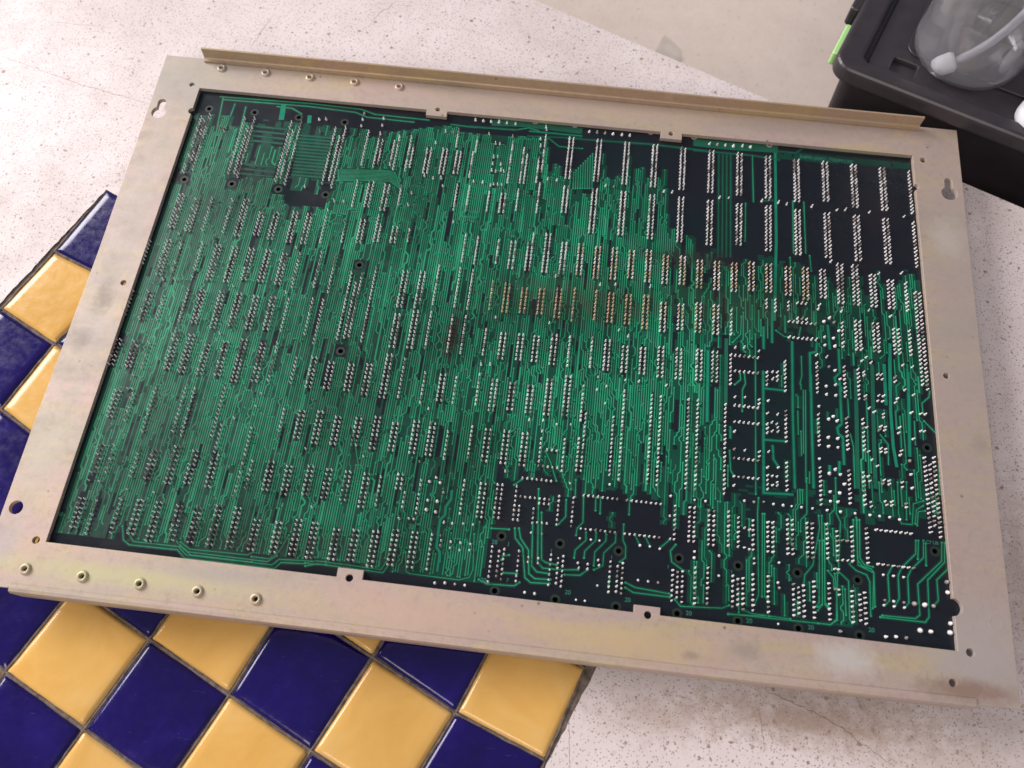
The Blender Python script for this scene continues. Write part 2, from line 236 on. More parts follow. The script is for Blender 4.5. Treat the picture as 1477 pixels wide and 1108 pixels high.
PIN_POINTS = "129,22,2 136,21,2 31,44,0 34,44,0 38,44,0 37,48,0 173,9,2 173,17,2 173,25,2 194,13,2 194,22,2 133,37,0 132,105,0 259,22,0 267,22,0 246,78,0 255,80,0 263,79,0 266,88,0 236,114,0 237,100,0 164,118,0 173,117,0 311,48,0 315,47,0 311,56,0 319,56,0 311,64,0 315,65,0 320,63,0 323,64,0 303,20,0 311,31,0 315,31,0 295,79,0 304,79,0 312,82,0 315,80,0 319,80,0 323,80,0 367,68,0 376,68,0 359,5,0 360,8,0 251,37,0 327,20,0 355,20,0 356,29,0 287,4,2 295,4,2 303,4,2 311,4,2 319,4,2 328,4,2 403,5,2 411,5,2 419,5,2 427,5,2 436,5,2 444,5,2 424,69,0 432,69,0 481,69,0 489,69,0 524,6,2 532,6,2 540,6,2 548,6,2 557,5,2 565,5,2 535,70,0 544,69,0 576,69,0 583,67,0 592,69,0 600,70,0 624,70,0 648,71,0 656,70,0 679,70,0 712,71,0 640,130,0 684,138,0 705,135,0 25,172,0 24,222,0 35,221,0 90,270,0 90,221,0 140,222,0 139,174,0 218,271,0 133,322,0 141,323,0 139,335,0 123,348,0 25,319,0 385,176,0 427,180,0 441,178,0 473,177,0 447,225,0 456,230,0 432,273,0 432,285,0 440,281,0 440,297,0 456,273,0 468,273,0 492,274,0 335,225,0 384,225,0 328,273,0 336,272,0 260,223,0 288,320,0 376,320,0 400,321,0 412,320,0 388,319,0 388,329,0 552,230,0 560,229,0 573,231,0 552,278,0 561,277,0 573,278,0 573,282,0 552,310,0 552,326,0 561,326,0 573,326,0 573,330,0 552,358,0 585,250,0 589,250,0 589,254,0 585,257,0 589,258,0 581,278,0 580,290,0 589,290,0 584,298,0 588,299,0 589,302,0 584,306,0 589,306,0 581,325,0 580,339,0 589,338,0 584,346,0 588,346,0 588,351,0 584,354,0 588,354,0 632,258,2 640,256,2 632,266,2 640,266,2 635,239,2 640,242,2 624,229,0 633,230,0 644,250,0 625,278,2 633,289,2 637,286,2 640,290,2 632,306,2 640,306,2 632,314,2 640,314,2 624,326,2 632,338,2 637,334,2 641,338,2 632,354,2 640,354,2 644,346,2 638,362,2 665,241,0 665,244,0 665,264,0 665,267,0 665,293,0 665,315,0 664,337,0 665,341,0 665,359,0 665,363,0 677,242,0 680,242,0 677,246,0 681,246,0 677,262,0 681,262,0 676,267,0 680,267,0 680,279,0 680,282,0 677,291,0 681,291,0 676,294,0 680,294,0 676,311,0 680,311,0 676,314,0 680,314,0 677,339,0 681,339,0 676,342,0 681,342,0 677,357,0 682,357,0 678,360,0 682,360,0 692,243,0 692,247,0 693,263,0 691,267,0 693,290,0 692,295,0 693,311,0 692,315,0 692,339,0 692,343,0 694,357,0 694,360,0 700,254,0 707,258,0 704,275,0 704,299,0 711,291,0 714,291,0 712,275,0 716,275,0 668,275,0 672,278,0 668,226,0 672,231,0 668,322,0 672,327,0 700,319,2 700,331,2 700,343,2 628,178,0 627,182,0 649,178,0 648,182,0 673,178,0 692,182,0 664,230,0 700,230,0 708,231,0 632,194,2 637,190,2 641,194,2 645,202,2 632,210,2 640,210,2 632,218,2 641,218,2 25,416,0 29,420,0 16,416,0 50,420,0 73,420,0 90,416,0 140,416,0 206,417,0 190,368,0 299,384,2 304,380,2 308,384,2 312,392,2 300,400,2 308,400,2 300,408,2 308,409,2 287,417,0 291,417,0 279,418,0 316,417,0 323,417,0 332,416,0 340,416,0 388,417,0 397,417,0 416,372,0 288,368,0 240,369,0 361,368,0 315,428,0 316,432,0 316,436,0 324,432,0 324,437,0 332,432,0 332,438,0 340,432,0 340,437,0 388,437,0 388,441,0 396,437,0 396,441,0 428,437,0 429,441,0 436,437,0 436,441,0 316,466,1 324,465,1 332,465,1 340,465,1 388,465,1 396,465,1 429,466,1 436,466,1 428,417,1 437,417,1 444,417,1 477,417,1 485,417,1 493,418,1 500,373,1 520,374,1 529,374,1 449,369,1 500,390,0 501,409,0 561,393,0 565,394,0 561,409,0 565,410,0 569,417,0 569,421,0 444,433,0 445,437,0 445,453,1 477,445,1 485,445,1 493,445,1 521,417,1 521,422,1 541,418,1 541,434,1 589,418,1 588,434,1 589,438,1 588,466,1 640,394,0 644,394,0 640,410,0 644,410,0 633,418,0 636,418,0 672,418,1 680,418,1 688,418,1 633,434,0 636,434,0 636,438,0 672,438,1 671,442,1 679,438,1 679,442,1 687,438,1 687,442,1 695,438,3 703,438,3 710,438,3 698,458,3 706,458,3 722,418,3 722,426,3 722,450,3 721,457,3 671,466,2 679,465,2 687,465,2 636,466,2 561,370,1 569,370,1 577,369,1 585,370,1 593,370,1 600,370,1 608,370,1 617,370,1 629,370,1 652,370,1 664,370,1 672,370,1 680,370,1 688,371,1 632,362,1 640,370,1"
TRACKS = "1.7,374.4,4.4,374.4,72.2,372.9,126.0 0.6,365.6,43.9,373.4,41.9 0.6,338.9,10.9,339.7,87.4 0.6,341.4,10.6,342.1,87.1 0.6,343.9,10.3,344.6,86.8 0.6,346.4,10.0,347.1,86.5 0.5,360.0,9.2,360.7,45.2 0.5,355.9,45.8,355.7,74.4 0.5,391.6,40.8,391.9,78.5 0.5,384.9,40.9,384.6,79.3 0.4,382.5,82.3,383.2,105.2 0.4,394.2,79.6,394.9,90.4 1.2,382.8,138.0,382.4,183.7,382.8,225.2 1.2,396.8,136.4,396.4,143.1,392.7,144.4,392.5,168.2 1.2,392.9,157.5,392.6,188.5,392.7,224.0 1.2,409.0,139.5,409.1,154.7,406.1,158.2,406.7,161.0,409.5,163.5,409.6,166.2 1.2,408.9,160.1,408.9,185.4,406.5,188.1,406.9,191.4,409.2,193.2,409.3,209.0 1.7,438.3,132.8,436.1,174.9,436.2,195.3,437.4,206.9 2.2,427.5,147.1,425.9,196.6,425.4,220.2 2.2,418.0,151.4,416.1,221.3 1.8,434.2,146.3,433.8,171.5 0.5,423.3,166.5,422.1,220.6 0.5,429.4,189.0,433.5,194.5,433.0,206.3 1.5,447.4,149.8,444.7,200.2 0.5,441.0,176.8,440.6,196.0 0.5,448.7,178.9,448.2,193.3 0.5,385.2,180.3,385.2,194.8 0.5,388.5,167.5,387.8,205.1 0.5,389.7,167.4,388.7,221.2 0.5,387.2,163.9,387.3,167.6 0.5,390.8,214.7,390.5,221.6 1.2,406.9,207.0,406.5,214.6 1.2,401.6,209.9,401.5,214.6 0.9,401.6,179.0,401.3,183.9 0.9,406.7,176.5,406.4,183.9 0.5,412.9,169.6,413.0,181.3 0.5,413.2,190.3,414.8,197.9,414.5,221.5 1.0,378.9,121.8,379.0,133.2 1.3,403.4,125.0,404.0,140.8 1.8,437.6,142.0,436.6,162.5 1.0,447.2,144.7,446.7,156.3 0.5,387.9,128.1,386.6,134.9 0.5,387.8,146.6,387.9,158.8,386.6,164.6 0.8,394.2,136.7,394.1,140.6 1.2,366.3,158.5,366.3,229.5,382.1,228.5 1.0,367.0,169.2,378.4,169.2 1.0,366.9,199.6,379.5,199.1 1.0,371.2,202.0,371.7,210.3,374.5,214.4 2.0,345.4,140.6,345.6,181.9 1.5,335.1,149.3,335.6,193.0 1.2,371.6,111.7,371.4,140.6 1.2,366.6,130.5,366.6,145.0 1.0,348.3,193.8,348.4,201.2 0.45,353.9,125.5,353.5,137.1,349.0,142.7 0.45,361.9,136.1,362.2,230.6 0.45,350.4,168.9,353.7,165.5,353.4,161.9 0.45,355.8,161.6,356.4,167.6,354.8,171.4,354.7,184.4 0.45,348.1,208.0,348.8,219.1,350.4,221.6 0.45,373.7,132.2,378.2,135.4,381.5,135.7 0.45,458.5,160.4,457.7,164.0,453.6,168.0,453.7,173.9 0.45,453.9,178.5,460.7,185.8,458.9,219.2 1.3,202.3,247.1,202.5,252.2,200.4,256.3,200.6,260.7,198.4,263.7,198.6,277.8,200.7,280.2,201.4,285.4 1.0,200.8,280.1,200.9,290.2 3.4,56.3,4.7,57.4,17.0 2.6,74.9,11.2,75.8,17.5 0.4,444.5,245.8,444.0,252.6,436.3,260.6,434.2,265.0,434.0,276.4,431.7,280.2 0.4,448.4,245.3,447.8,254.2,441.0,261.1,439.0,265.0,438.7,277.9,436.5,280.7 0.4,457.7,245.3,456.8,255.0,443.8,268.1,443.7,283.4,441.3,285.4,425.0,285.8 0.4,459.2,245.2,458.3,255.4,449.0,265.4,448.2,283.8,446.2,286.6,423.9,286.7 0.4,461.0,244.9,459.6,258.7,453.6,264.8,453.5,275.1,451.0,278.0 0.4,431.4,260.6,429.0,265.1,429.0,278.0,426.5,280.8 0.4,445.8,245.6,444.8,255.4 0.4,449.4,246.8,448.8,258.1 0.4,414.7,238.4,414.0,259.0,416.4,262.4,420.6,263.0,422.0,264.9,421.6,281.9 0.4,416.0,238.2,415.3,258.3,417.5,261.5,421.7,262.0 0.4,412.8,238.6,412.1,259.7,409.7,261.9,413.2,264.9,418.3,266.4,419.7,269.8,419.3,286.7 0.4,404.3,266.4,409.0,270.6,408.7,289.5,409.9,291.3 0.4,398.8,266.6,401.5,269.9,401.6,274.5 0.4,393.3,285.2,395.4,283.5,396.5,251.4 0.4,392.2,285.3,393.8,283.1,394.9,251.6 0.4,397.4,251.3,396.7,282.8,398.4,284.6 0.4,393.0,293.3,399.1,293.3,402.6,290.7,402.8,277.0,402.1,267.7 0.4,348.4,294.1,368.9,292.7 0.4,363.6,232.5,363.1,241.1,363.6,282.7,361.6,287.8 0.4,365.7,240.8,365.3,283.5 0.4,366.7,240.7,366.6,283.3,368.5,285.0 0.4,394.9,238.4,395.2,244.7,391.2,264.6,387.0,270.1,386.4,275.1 0.4,396.5,238.2,395.5,283.8,393.0,287.0 0.4,397.9,242.3,396.7,283.7,398.4,285.4 0.4,389.2,218.7,388.8,238.1,385.6,241.6,385.3,247.9 0.4,404.4,216.9,404.2,236.3,406.1,240.3,404.0,267.1 0.4,437.2,215.3,436.6,232.5,437.7,237.6,443.3,237.5,444.7,226.2,450.0,224.0 0.4,444.9,236.8,446.0,229.3,449.7,226.7 0.4,441.9,214.7,440.5,235.2 0.4,445.8,237.7,446.9,230.2,450.6,229.3 0.4,414.4,237.2,414.2,261.9,422.0,265.0,420.5,282.8 0.4,274.6,261.3,274.9,265.4,269.8,271.1,269.6,275.2 0.4,279.8,260.7,280.0,264.8,274.8,271.0,274.6,274.6 0.4,285.1,261.1,285.1,264.7,279.9,270.9,279.9,278.0 0.4,290.1,260.5,290.1,264.6,284.5,270.9,284.5,277.5,280.1,280.0 0.4,271.8,242.7,272.6,256.3,269.8,259.8,269.6,263.4 0.4,293.8,254.9,293.9,263.2,295.5,266.1,295.7,272.1,293.0,274.5 0.4,296.1,241.9,296.2,249.4 0.4,278.3,242.4,278.6,249.3 0.4,280.8,242.1,281.1,250.6 0.4,300.1,259.9,302.6,264.7 0.4,305.2,259.8,307.8,264.6 0.4,318.2,259.8,313.1,265.0 0.4,237.7,263.5,238.5,268.6,242.9,273.2,245.6,288.0,248.8,290.1,258.3,289.5 0.4,239.8,263.3,241.2,268.3,245.9,273.9,247.4,285.8,250.6,287.9,258.6,287.5 0.4,246.6,259.4,248.4,281.7,251.3,284.4,257.8,284.6 0.4,250.6,253.6,253.1,278.1,255.8,279.3,260.9,279.7 0.4,247.8,241.2,251.2,279.4,254.1,282.2,264.1,281.9,272.1,280.9 0.4,265.4,284.2,273.3,283.6,277.1,280.3 0.4,296.5,284.5,301.6,286.4,318.8,287.5 0.4,296.6,287.0,300.7,289.0,319.1,289.1 0.4,321.6,289.9,324.7,293.0,345.3,291.5,348.8,289.7 0.4,325.6,275.2,319.4,271.4,318.5,265.9,321.1,262.3 0.4,356.2,291.2,360.1,292.4,379.3,292.8 0.4,266.9,234.0,267.4,243.2 0.4,262.8,245.3,263.4,254.3,259.9,258.9 0.4,236.3,277.6,233.3,278.4,232.8,280.5 0.4,234.4,286.8,241.4,286.5 0.4,288.4,283.0,288.1,287.0 0.4,348.4,293.9,399.1,293.2,402.2,290.3,403.5,267.2 0.4,183.3,282.2,185.2,292.0,187.1,292.8,212.5,293.0,217.5,291.2,218.9,287.1,217.1,269.0 0.4,222.4,291.6,226.6,293.3,240.6,292.7,243.2,290.7 0.4,225.5,264.9,234.8,264.4 0.4,143.3,218.8,150.5,239.4 0.4,249.4,220.0,252.6,225.7,256.7,235.7 0.4,234.6,240.5,238.4,237.0 0.4,133.2,293.6,139.0,291.9,172.3,292.5,174.3,288.3 0.4,133.6,295.2,139.3,293.4,173.6,293.9,175.9,289.6 0.4,35.0,286.1,37.6,293.0,41.4,295.1,66.8,294.7,71.4,298.4,118.2,298.3,121.0,294.9,143.9,293.3 0.4,38.1,287.8,42.9,293.2,66.8,293.0,71.8,296.8,116.8,296.6,119.7,293.4,143.6,291.8 0.4,65.2,290.8,72.1,295.1,113.9,295.3,118.2,291.7 0.4,67.2,290.6,72.7,293.6,103.1,293.1,105.7,291.2 0.4,105.3,293.7,114.6,293.8,118.4,290.2,121.9,280.6 0.4,67.7,292.6,74.0,296.4,106.0,296.4 0.5,13.0,3.0,73.1,1.6,107.2,2.4,116.8,5.4,152.7,5.9 0.5,16.2,5.1,72.4,4.1,103.9,5.3,112.2,8.3,143.3,8.7 0.5,15.6,2.7,20.8,57.6 0.5,32.2,8.9,34.4,56.0 0.5,24.6,7.4,24.1,18.0,18.4,18.7 0.5,52.0,6.6,62.5,6.9,69.9,10.9 0.5,166.5,7.6,179.3,8.2,208.0,7.3,217.0,4.5,223.9,6.2 0.8,178.6,7.8,210.6,6.9 0.6,216.4,11.2,251.9,8.7 0.4,230.4,11.2,237.6,16.9,252.5,16.8 0.8,322.7,9.8,360.0,9.5,377.4,11.0 5.0,192.8,3.2,212.7,1.7,251.4,2.9 6.0,322.5,3.5,347.6,3.7,376.2,2.6 1.0,217.3,7.0,251.7,7.0 0.8,241.3,9.9,294.2,8.3,331.4,9.3 4.0,392.5,-1.6,422.3,-1.3,457.0,-2.0 0.6,376.2,4.2,387.4,4.4,393.8,-1.8 0.9,71.8,27.7,94.0,27.4 0.9,71.9,30.3,94.1,30.0 0.9,72.1,32.9,94.1,32.6 0.9,72.2,35.5,94.2,35.2 0.9,72.3,38.1,94.3,37.8 0.9,72.4,40.7,94.4,40.3 0.9,72.6,43.2,94.5,42.9 0.9,72.7,45.8,94.5,45.4 0.9,72.8,48.3,94.6,48.0 0.9,72.9,50.8,94.7,50.5 0.9,73.0,53.4,94.8,53.0 0.9,73.2,55.9,94.9,55.5 0.9,73.3,58.4,94.9,58.0 0.6,40.3,23.9,62.9,24.1 0.6,40.3,27.7,62.9,27.9 0.6,40.3,31.5,62.9,31.7 0.6,40.4,35.3,62.8,35.5 0.6,40.5,53.9,62.7,54.0 0.6,40.5,57.5,62.6,57.6 0.6,40.6,61.1,62.6,61.2 0.35,101.8,51.4,115.7,49.7,133.9,48.2,137.4,49.4 0.35,102.0,52.4,115.9,50.7,134.0,49.2,138.2,50.9 0.35,102.2,53.3,116.1,51.7,134.2,50.2,138.9,52.4 0.35,102.4,54.3,116.3,52.7,134.4,51.1,139.7,53.9 0.35,102.6,55.3,116.5,53.7,134.5,52.1,140.4,55.4 0.35,102.8,56.3,116.7,54.6,134.7,53.1,141.2,56.9 0.35,103.0,57.3,116.9,55.6,134.9,54.1,142.0,58.4 0.35,103.2,58.2,117.0,56.6,135.1,55.1,142.7,59.9 0.35,103.4,59.2,117.2,57.6,135.2,56.0,143.5,61.4 0.4,248.7,36.0,249.2,47.9 0.4,250.0,34.0,250.7,47.8 0.4,251.3,32.1,252.1,47.6 0.4,252.6,30.1,253.6,47.4 0.4,254.0,28.1,255.0,47.2 0.4,255.3,26.1,256.5,47.1 0.4,256.6,24.1,258.0,46.9 0.4,258.0,22.1,259.4,46.7 0.4,259.3,20.1,260.9,46.5"
HOLES = [(8.9, -13.6), (38.9, -13.0), (68.2, -13.6), (98.4, -14.0), (7.9, -69.7), (38.1, -69.5), (67.7, -70.0), (97.6, -70.6), (127.8, -117.5), (127.8, -174.3), (231.3, -268.4), (261.7, -268.7), (292.0, -269.0), (323.0, -269.1), (353.2, -269.4), (261.9, -297.1), (292.5, -297.0), (323.1, -296.7), (353.3, -296.8), (383.3, -269.5), (413.6, -269.6), (383.3, -296.9), (413.3, -296.8), (453.9, -250.2), (231.2, -296.3), (454.5, -193.9)]
PADS = [(172.2, 1.9), (220.6, 0.9), (246.2, 1.0), (295.0, 1.2), (322.8, 0.6), (370.7, 0.1)]
MARKS = [('20', 224.9, -291.8), ('20', 267.9, -292.8), ('20', 298.2, -293.0), ('20', 328.9, -296.0), ('20', 358.9, -296.2), ('20', 389.4, -295.8), ('20', 419.3, -293.5), ('7', 237.0, -290.4), ('A', 205.6, -282.4), ('28', 184.1, -268.9), ('28', 228.1, -271.9), ('J', 235.4, -271.9), ('1', 257.7, -273.0), ('1', 288.7, -272.7), ('1', 317.7, -274.1), ('1', 350.0, -272.8), ('1', 380.0, -273.1), ('1', 411.4, -273.0), ('C7 U8', 452.8, -245.9), ('58', 0.9, -283.8)]
DENSITY = [(0.0, [(280.7, 8.8), (370.8, 10.1), (458.3, 8.9), (459.1, 89.2), (398.9, 91.5), (349.8, 87.7), (309.9, 74.4), (306.1, 33.8), (283.5, 32.3)]), (0.45, [(332.4, 13.1), (349.0, 12.7), (348.9, 87.8), (331.6, 87.5)]), (0.8, [(310.0, 75.3), (457.6, 91.7), (460.2, 158.1), (397.0, 157.0), (342.5, 146.1), (311.1, 149.8)]), (0.15, [(342.4, 141.7), (373.9, 142.4), (374.9, 231.8), (343.9, 233.5)]), (0.3, [(374.0, 133.6), (417.2, 137.3), (416.7, 226.9), (373.1, 232.0)]), (0.7, [(416.4, 154.8), (460.2, 158.1), (457.5, 222.1), (416.7, 226.9)]), (0.8, [(308.3, 175.9), (346.8, 175.6), (345.8, 235.2), (309.3, 237.6)]), (0.3, [(223.3, 228.5), (277.7, 231.8), (329.3, 234.1), (331.2, 297.4), (222.9, 296.4), (224.7, 260.6)]), (0.6, [(325.7, 235.7), (416.5, 230.7), (413.6, 291.2), (320.8, 295.3)]), (0.0, [(414.6, 234.6), (466.6, 232.2), (462.1, 298.7), (411.7, 296.4)]), (0.0, [(187.3, 295.4), (460.9, 294.0), (461.1, 298.8), (187.9, 298.8)]), (0.0, [(-5.3, 294.8), (161.6, 291.4), (163.2, 300.0), (-3.5, 300.0)]), (0.8, [(-14.1, 269.8), (10.2, 263.1), (33.3, 264.2), (39.5, 296.8), (-2.9, 301.7)]), (0.0, [(-10.2, -2.7), (187.7, -3.1), (464.9, -4.3), (464.3, 3.4), (322.5, 4.4), (162.3, 9.5), (110.5, 22.9), (-8.5, 20.2)]), (0.0, [(170.1, 0.7), (375.3, -1.3), (375.2, 8.5), (171.8, 12.9)]), (1.0, [(-2.6, 16.6), (110.0, 20.2), (111.5, 73.6), (0.6, 76.3)]), (0.85, [(26.3, 21.7), (110.5, 22.9), (109.5, 63.4), (35.5, 67.0)]), (0.05, [(67.9, 64.2), (96.7, 65.0), (98.2, 82.8), (75.0, 85.6)]), (1.0, [(-3.1, 63.6), (26.3, 65.4), (24.7, 76.1), (-3.7, 76.8)]), (0.35, [(229.9, 11.5), (280.7, 8.3), (282.2, 32.4), (232.5, 38.3)]), (0.85, [(249.3, 31.0), (282.0, 29.8), (306.6, 45.3), (305.6, 70.9), (248.7, 72.6)])]

# ---------------------------------------------------------------- helpers
def tag(o, label=None, cat=None, kind=None, group=None):
    for k, v in (('label', label), ('category', cat), ('kind', kind), ('group', group)):
        if v: o[k] = v
    return o
def empty(name, loc):
    o = bpy.data.objects.new(name, None); C.objects.link(o); o.location = loc; o.empty_display_size = 0.02; return o
def meshobj(name, verts, faces, mats, parent=None, fm=None, smooth=False):
    me = bpy.data.meshes.new(name); me.from_pydata([tuple(v) for v in verts], [], faces)
    for q in (mats if isinstance(mats, (list, tuple)) else [mats]): me.materials.append(q)
    if fm:
        me.polygons.foreach_set('material_index', fm)
    if smooth: me.polygons.foreach_set('use_smooth', [True] * len(me.polygons))
    me.update()
    o = bpy.data.objects.new(name, me); C.objects.link(o)
    if parent: o.parent = parent; o.matrix_parent_inverse = Matrix.Translation(-parent.location)
    return o
def sub(o, parent):      # world-space mesh under a part that sits at the world origin
    o.parent = parent; o.matrix_parent_inverse = Matrix.Identity(4)
def plate(name, loops, z0, z1, material, parent=None, bevel=0.0, smooth=False):
    """flat sheet with holes: loops in board mm, filled and extruded between z0 and z1 (mm)"""
    cu = bpy.data.curves.new(name, 'CURVE'); cu.dimensions = '2D'; cu.fill_mode = 'BOTH'
    cu.extrude = (z1 - z0) / 2 * MM - bevel * MM; cu.bevel_depth = bevel * MM; cu.bevel_resolution = 2
    if bevel: cu.offset = -bevel * MM
    for lp in loops:
        sp = cu.splines.new('POLY'); sp.points.add(len(lp) - 1); sp.use_cyclic_u = True
        for p, (x, y) in zip(sp.points, lp):
            w = W(x, y); p.co = (w.x, w.y, 0, 1)
    tmp = bpy.data.objects.new(name + '_tmp', cu); C.objects.link(tmp)
    dg = bpy.context.evaluated_depsgraph_get()
    me = bpy.data.meshes.new_from_object(tmp.evaluated_get(dg)); me.name = name
    bpy.data.objects.remove(tmp); bpy.data.curves.remove(cu)
    bmw = bmesh.new(); bmw.from_mesh(me); bmesh.ops.remove_doubles(bmw, verts=bmw.verts, dist=1e-6); bmw.to_mesh(me); bmw.free()
    me.materials.clear(); me.materials.append(material)
    me.transform(Matrix.Translation((0, 0, ((z0 + z1) / 2 + 20) * MM)))
    for p in me.polygons: p.use_smooth = False
    o = bpy.data.objects.new(name, me); C.objects.link(o)
    if parent: o.parent = parent; o.matrix_parent_inverse = Matrix.Translation(-parent.location)
    return o
def circ(x, y, r, n=20, a0=0.0, a1=None):
    if a1 is None: return [(x + r * math.cos(2 * math.pi * i / n), y + r * math.sin(2 * math.pi * i / n)) for i in range(n)]
    return [(x + r * math.cos(a0 + (a1 - a0) * i / n), y + r * math.sin(a0 + (a1 - a0) * i / n)) for i in range(n + 1)]
def lathe(profile, cx, cy, n=32):
    """profile: (r, z mm) list; returns verts, faces"""
    V = []; F = []
    for r, z in profile:
        for i in range(n):
            a = 2 * math.pi * i / n; V.append(W(cx + r * math.cos(a), cy + r * math.sin(a), z))
    for j in range(len(profile) - 1):
        for i in range(n):
            k = (i + 1) % n; F.append((j * n + i, j * n + k, (j + 1) * n + k, (j + 1) * n + i))
    return V, F
def smoothbox_bevel(o, w, seg=3):
    md = o.modifiers.new('bevel', 'BEVEL'); md.width = w * MM; md.segments = seg; md.limit_method = 'ANGLE'; md.angle_limit = math.radians(40)
def ribbon(pts, w, z, V, F):
    """mitred flat strip along pts (board mm)"""
    n = len(pts); base = len(V)
    for i in range(n):
        p = Vector(pts[i])
        d0 = (p - Vector(pts[i - 1])).normalized() if i else None
        d1 = (Vector(pts[i + 1]) - p).normalized() if i < n - 1 else None
        if d0 is None: d0 = d1
        if d1 is None: d1 = d0
        t = (d0 + d1)
        t = t.normalized() if t.length > 1e-6 else d0
        nn = Vector((-t.y, t.x)); k = max(0.5, nn.dot(Vector((-d0.y, d0.x))))
        o = nn * (w / 2 / k)
        V.append(W(p.x + o.x, p.y + o.y, z)); V.append(W(p.x - o.x, p.y - o.y, z))
    for i in range(n - 1):
        a = base + 2 * i; F.append((a, a + 1, a + 3, a + 2))
def disc(x, y, r, z, V, F, n=8):
    b0 = len(V)
    for i in range(n):
        a = 2 * math.pi * i / n; V.append(W(x + r * math.cos(a), y + r * math.sin(a), z))
    F.append(tuple(range(b0, b0 + n)))

# ---------------------------------------------------------------- the floor: terrazzo slabs and a band of tiles
TU = Vector((20.07, 46.05)); TV = Vector((46.65, -20.64)); T0 = Vector((57.39, -337.56))
TFIX = {(0, 0): (57.4, -336.5), (0, 1): (104.7, -359.8), (0, 2): (151.2, -380.1), (-1, 0): (37.4, -383.6), (-1, -1): (-7.9, -362.3)}
CORN = {(0, 0): (57.4, -338.5), (0, 1): (104.8, -360.1), (0, 2): (150.8, -380.5), (-1, 0): (37.4, -383.7), (-1, -1): (-10.7, -362.4), (1, 2): (172.8, -333.8), (1, 3): (218.6, -355.1), (2, 4): (281.0, -326.7), (1, 4): (265.3, -371.2), (3, -4): (-67.8, -120.1), (2, -4): (-85.9, -162.9), (2, -3): (-46.6, -181.8), (1, -3): (-63.5, -225.6)}
def tp(u, v):
    i, j = round(u), round(v)
    if abs(u - i) < 1e-6 and abs(v - j) < 1e-6 and (i, j) in CORN: return Vector(CORN[(i, j)])
    p = T0 + TU * u + TV * v
    if abs(u - i) < 1e-6 and abs(v - j) < 1e-6:
        rnd = random.Random(i * 91 + j * 17); p += Vector((rnd.uniform(-.7, .7), rnd.uniform(-.7, .7)))
    return p
def FP(p, z=0.0): return W(p.x, p.y, -20 + z)
un = TU.normalized(); vn = TV.normalized()
def edge_l(u): return tp(u, -4)
def floor_sheet(name, quads, m, z=0.0):
    V = []; F = []
    for q in quads:
        b0 = len(V); V += [FP(Vector(p), z) for p in q]; F.append(tuple(range(b0, b0 + len(q))))
    return tag(meshobj(name, V, F, m), kind='structure')
SEAM_A = Vector((206.9, 125.4)); SD = Vector((0.919, -0.395)).normalized(); SN = Vector((-SD.y, SD.x))
# ragged edge of the terrazzo along the band, both sides
def ragged(v, out, lo, hi, step=0.06):
    pts = []; u = lo
    while u <= hi:
        p = T0 + TU * u + TV * v
        if v > 0 and -1 < u < 4: p = T0 + TU * u + TV * v + vn * 1.0
        nn = noise.noise(Vector((u * 6, v, 0))) * 1.3 + noise.noise(Vector((u * 19, v, 3))) * 0.9
        pts.append(p + vn * (out * (0.35 + nn * .7))); u += step
    return pts
UE = 4.0
LEFT = ragged(-4, -1, -40, UE + .04); RIGHT = ragged(4, 1, -40, UE + .04)
far = 2600
seam_hit = SEAM_A
def ngon_tri(name, pts, m, z=0.0):
    bm = bmesh.new(); vs = [bm.verts.new(FP(Vector(p), z)) for p in pts]; es = [bm.edges.new((vs[i], vs[(i + 1) % len(vs)])) for i in range(len(vs))]
    bmesh.ops.triangle_fill(bm, edges=es, use_beauty=True)
    bmesh.ops.recalc_face_normals(bm, faces=bm.faces)
    for f in bm.faces:
        if f.normal.z < 0: f.normal_flip()
    me = bpy.data.meshes.new(name); bm.to_mesh(me); bm.free(); me.materials.append(m)
    o = bpy.data.objects.new(name, me); C.objects.link(o); return tag(o, kind='structure')
def lineint(p, d, q, e):
    det = d.x * -e.y + e.x * d.y; r = q - p; t = (r.x * -e.y + e.x * r.y) / det; return p + d * t
SEAM_A = Vector((206.9, 125.4)) + SN * 0.0
s0 = SEAM_A - SD * 2200; s1 = SEAM_A + SD * 2600
top = [T0 + TU * (UE + .04) + vn * (a * (2.2 + noise.noise(Vector((a * .1, 5, 0))))) for a in ()]
ends = [LEFT[-1].lerp(RIGHT[-1], t) + un * (1.2 * noise.noise(Vector((t * 40, 2, 0)))) for t in [i / 60 for i in range(61)]]
poly_ = LEFT + ends[1:-1] + RIGHT[::-1] + [RIGHT[0] + vn * far, s1, s0, LEFT[0] - vn * far]
ngon_tri('floor', poly_, M_TERR)
# the white terrazzo is a raised platform: its far face drops to the beige floor beyond
DROP = 230.0
bm = []
FV = [FP(s0), FP(s1), FP(s1, -DROP), FP(s0, -DROP)]
tag(meshobj('platform_side', FV, [(0, 1, 2, 3)], M_TERR2), kind='structure')
lo = [s0 - SN * 60, s1 - SN * 60, s1 + SN * 4000, s0 + SN * 4000]
ngon_tri('lower_floor', lo, M_TERR2, -DROP)
cxy = lambda px_: px_
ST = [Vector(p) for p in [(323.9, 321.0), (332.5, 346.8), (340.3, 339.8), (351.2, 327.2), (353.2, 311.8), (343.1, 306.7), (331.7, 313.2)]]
ngon_tri('floor_shade_spot', ST, M_SHADE_SPOT, -DROP + .3)  # shade spot on the lower floor, painted as a flat grey sheet
floor_sheet('grout_bed', [(tp(-40.5, -4.5), tp(-40.5, 4.5), tp(UE + .5, 4.5), tp(UE + .5, -4.5))], M_GROUT, -0.9)
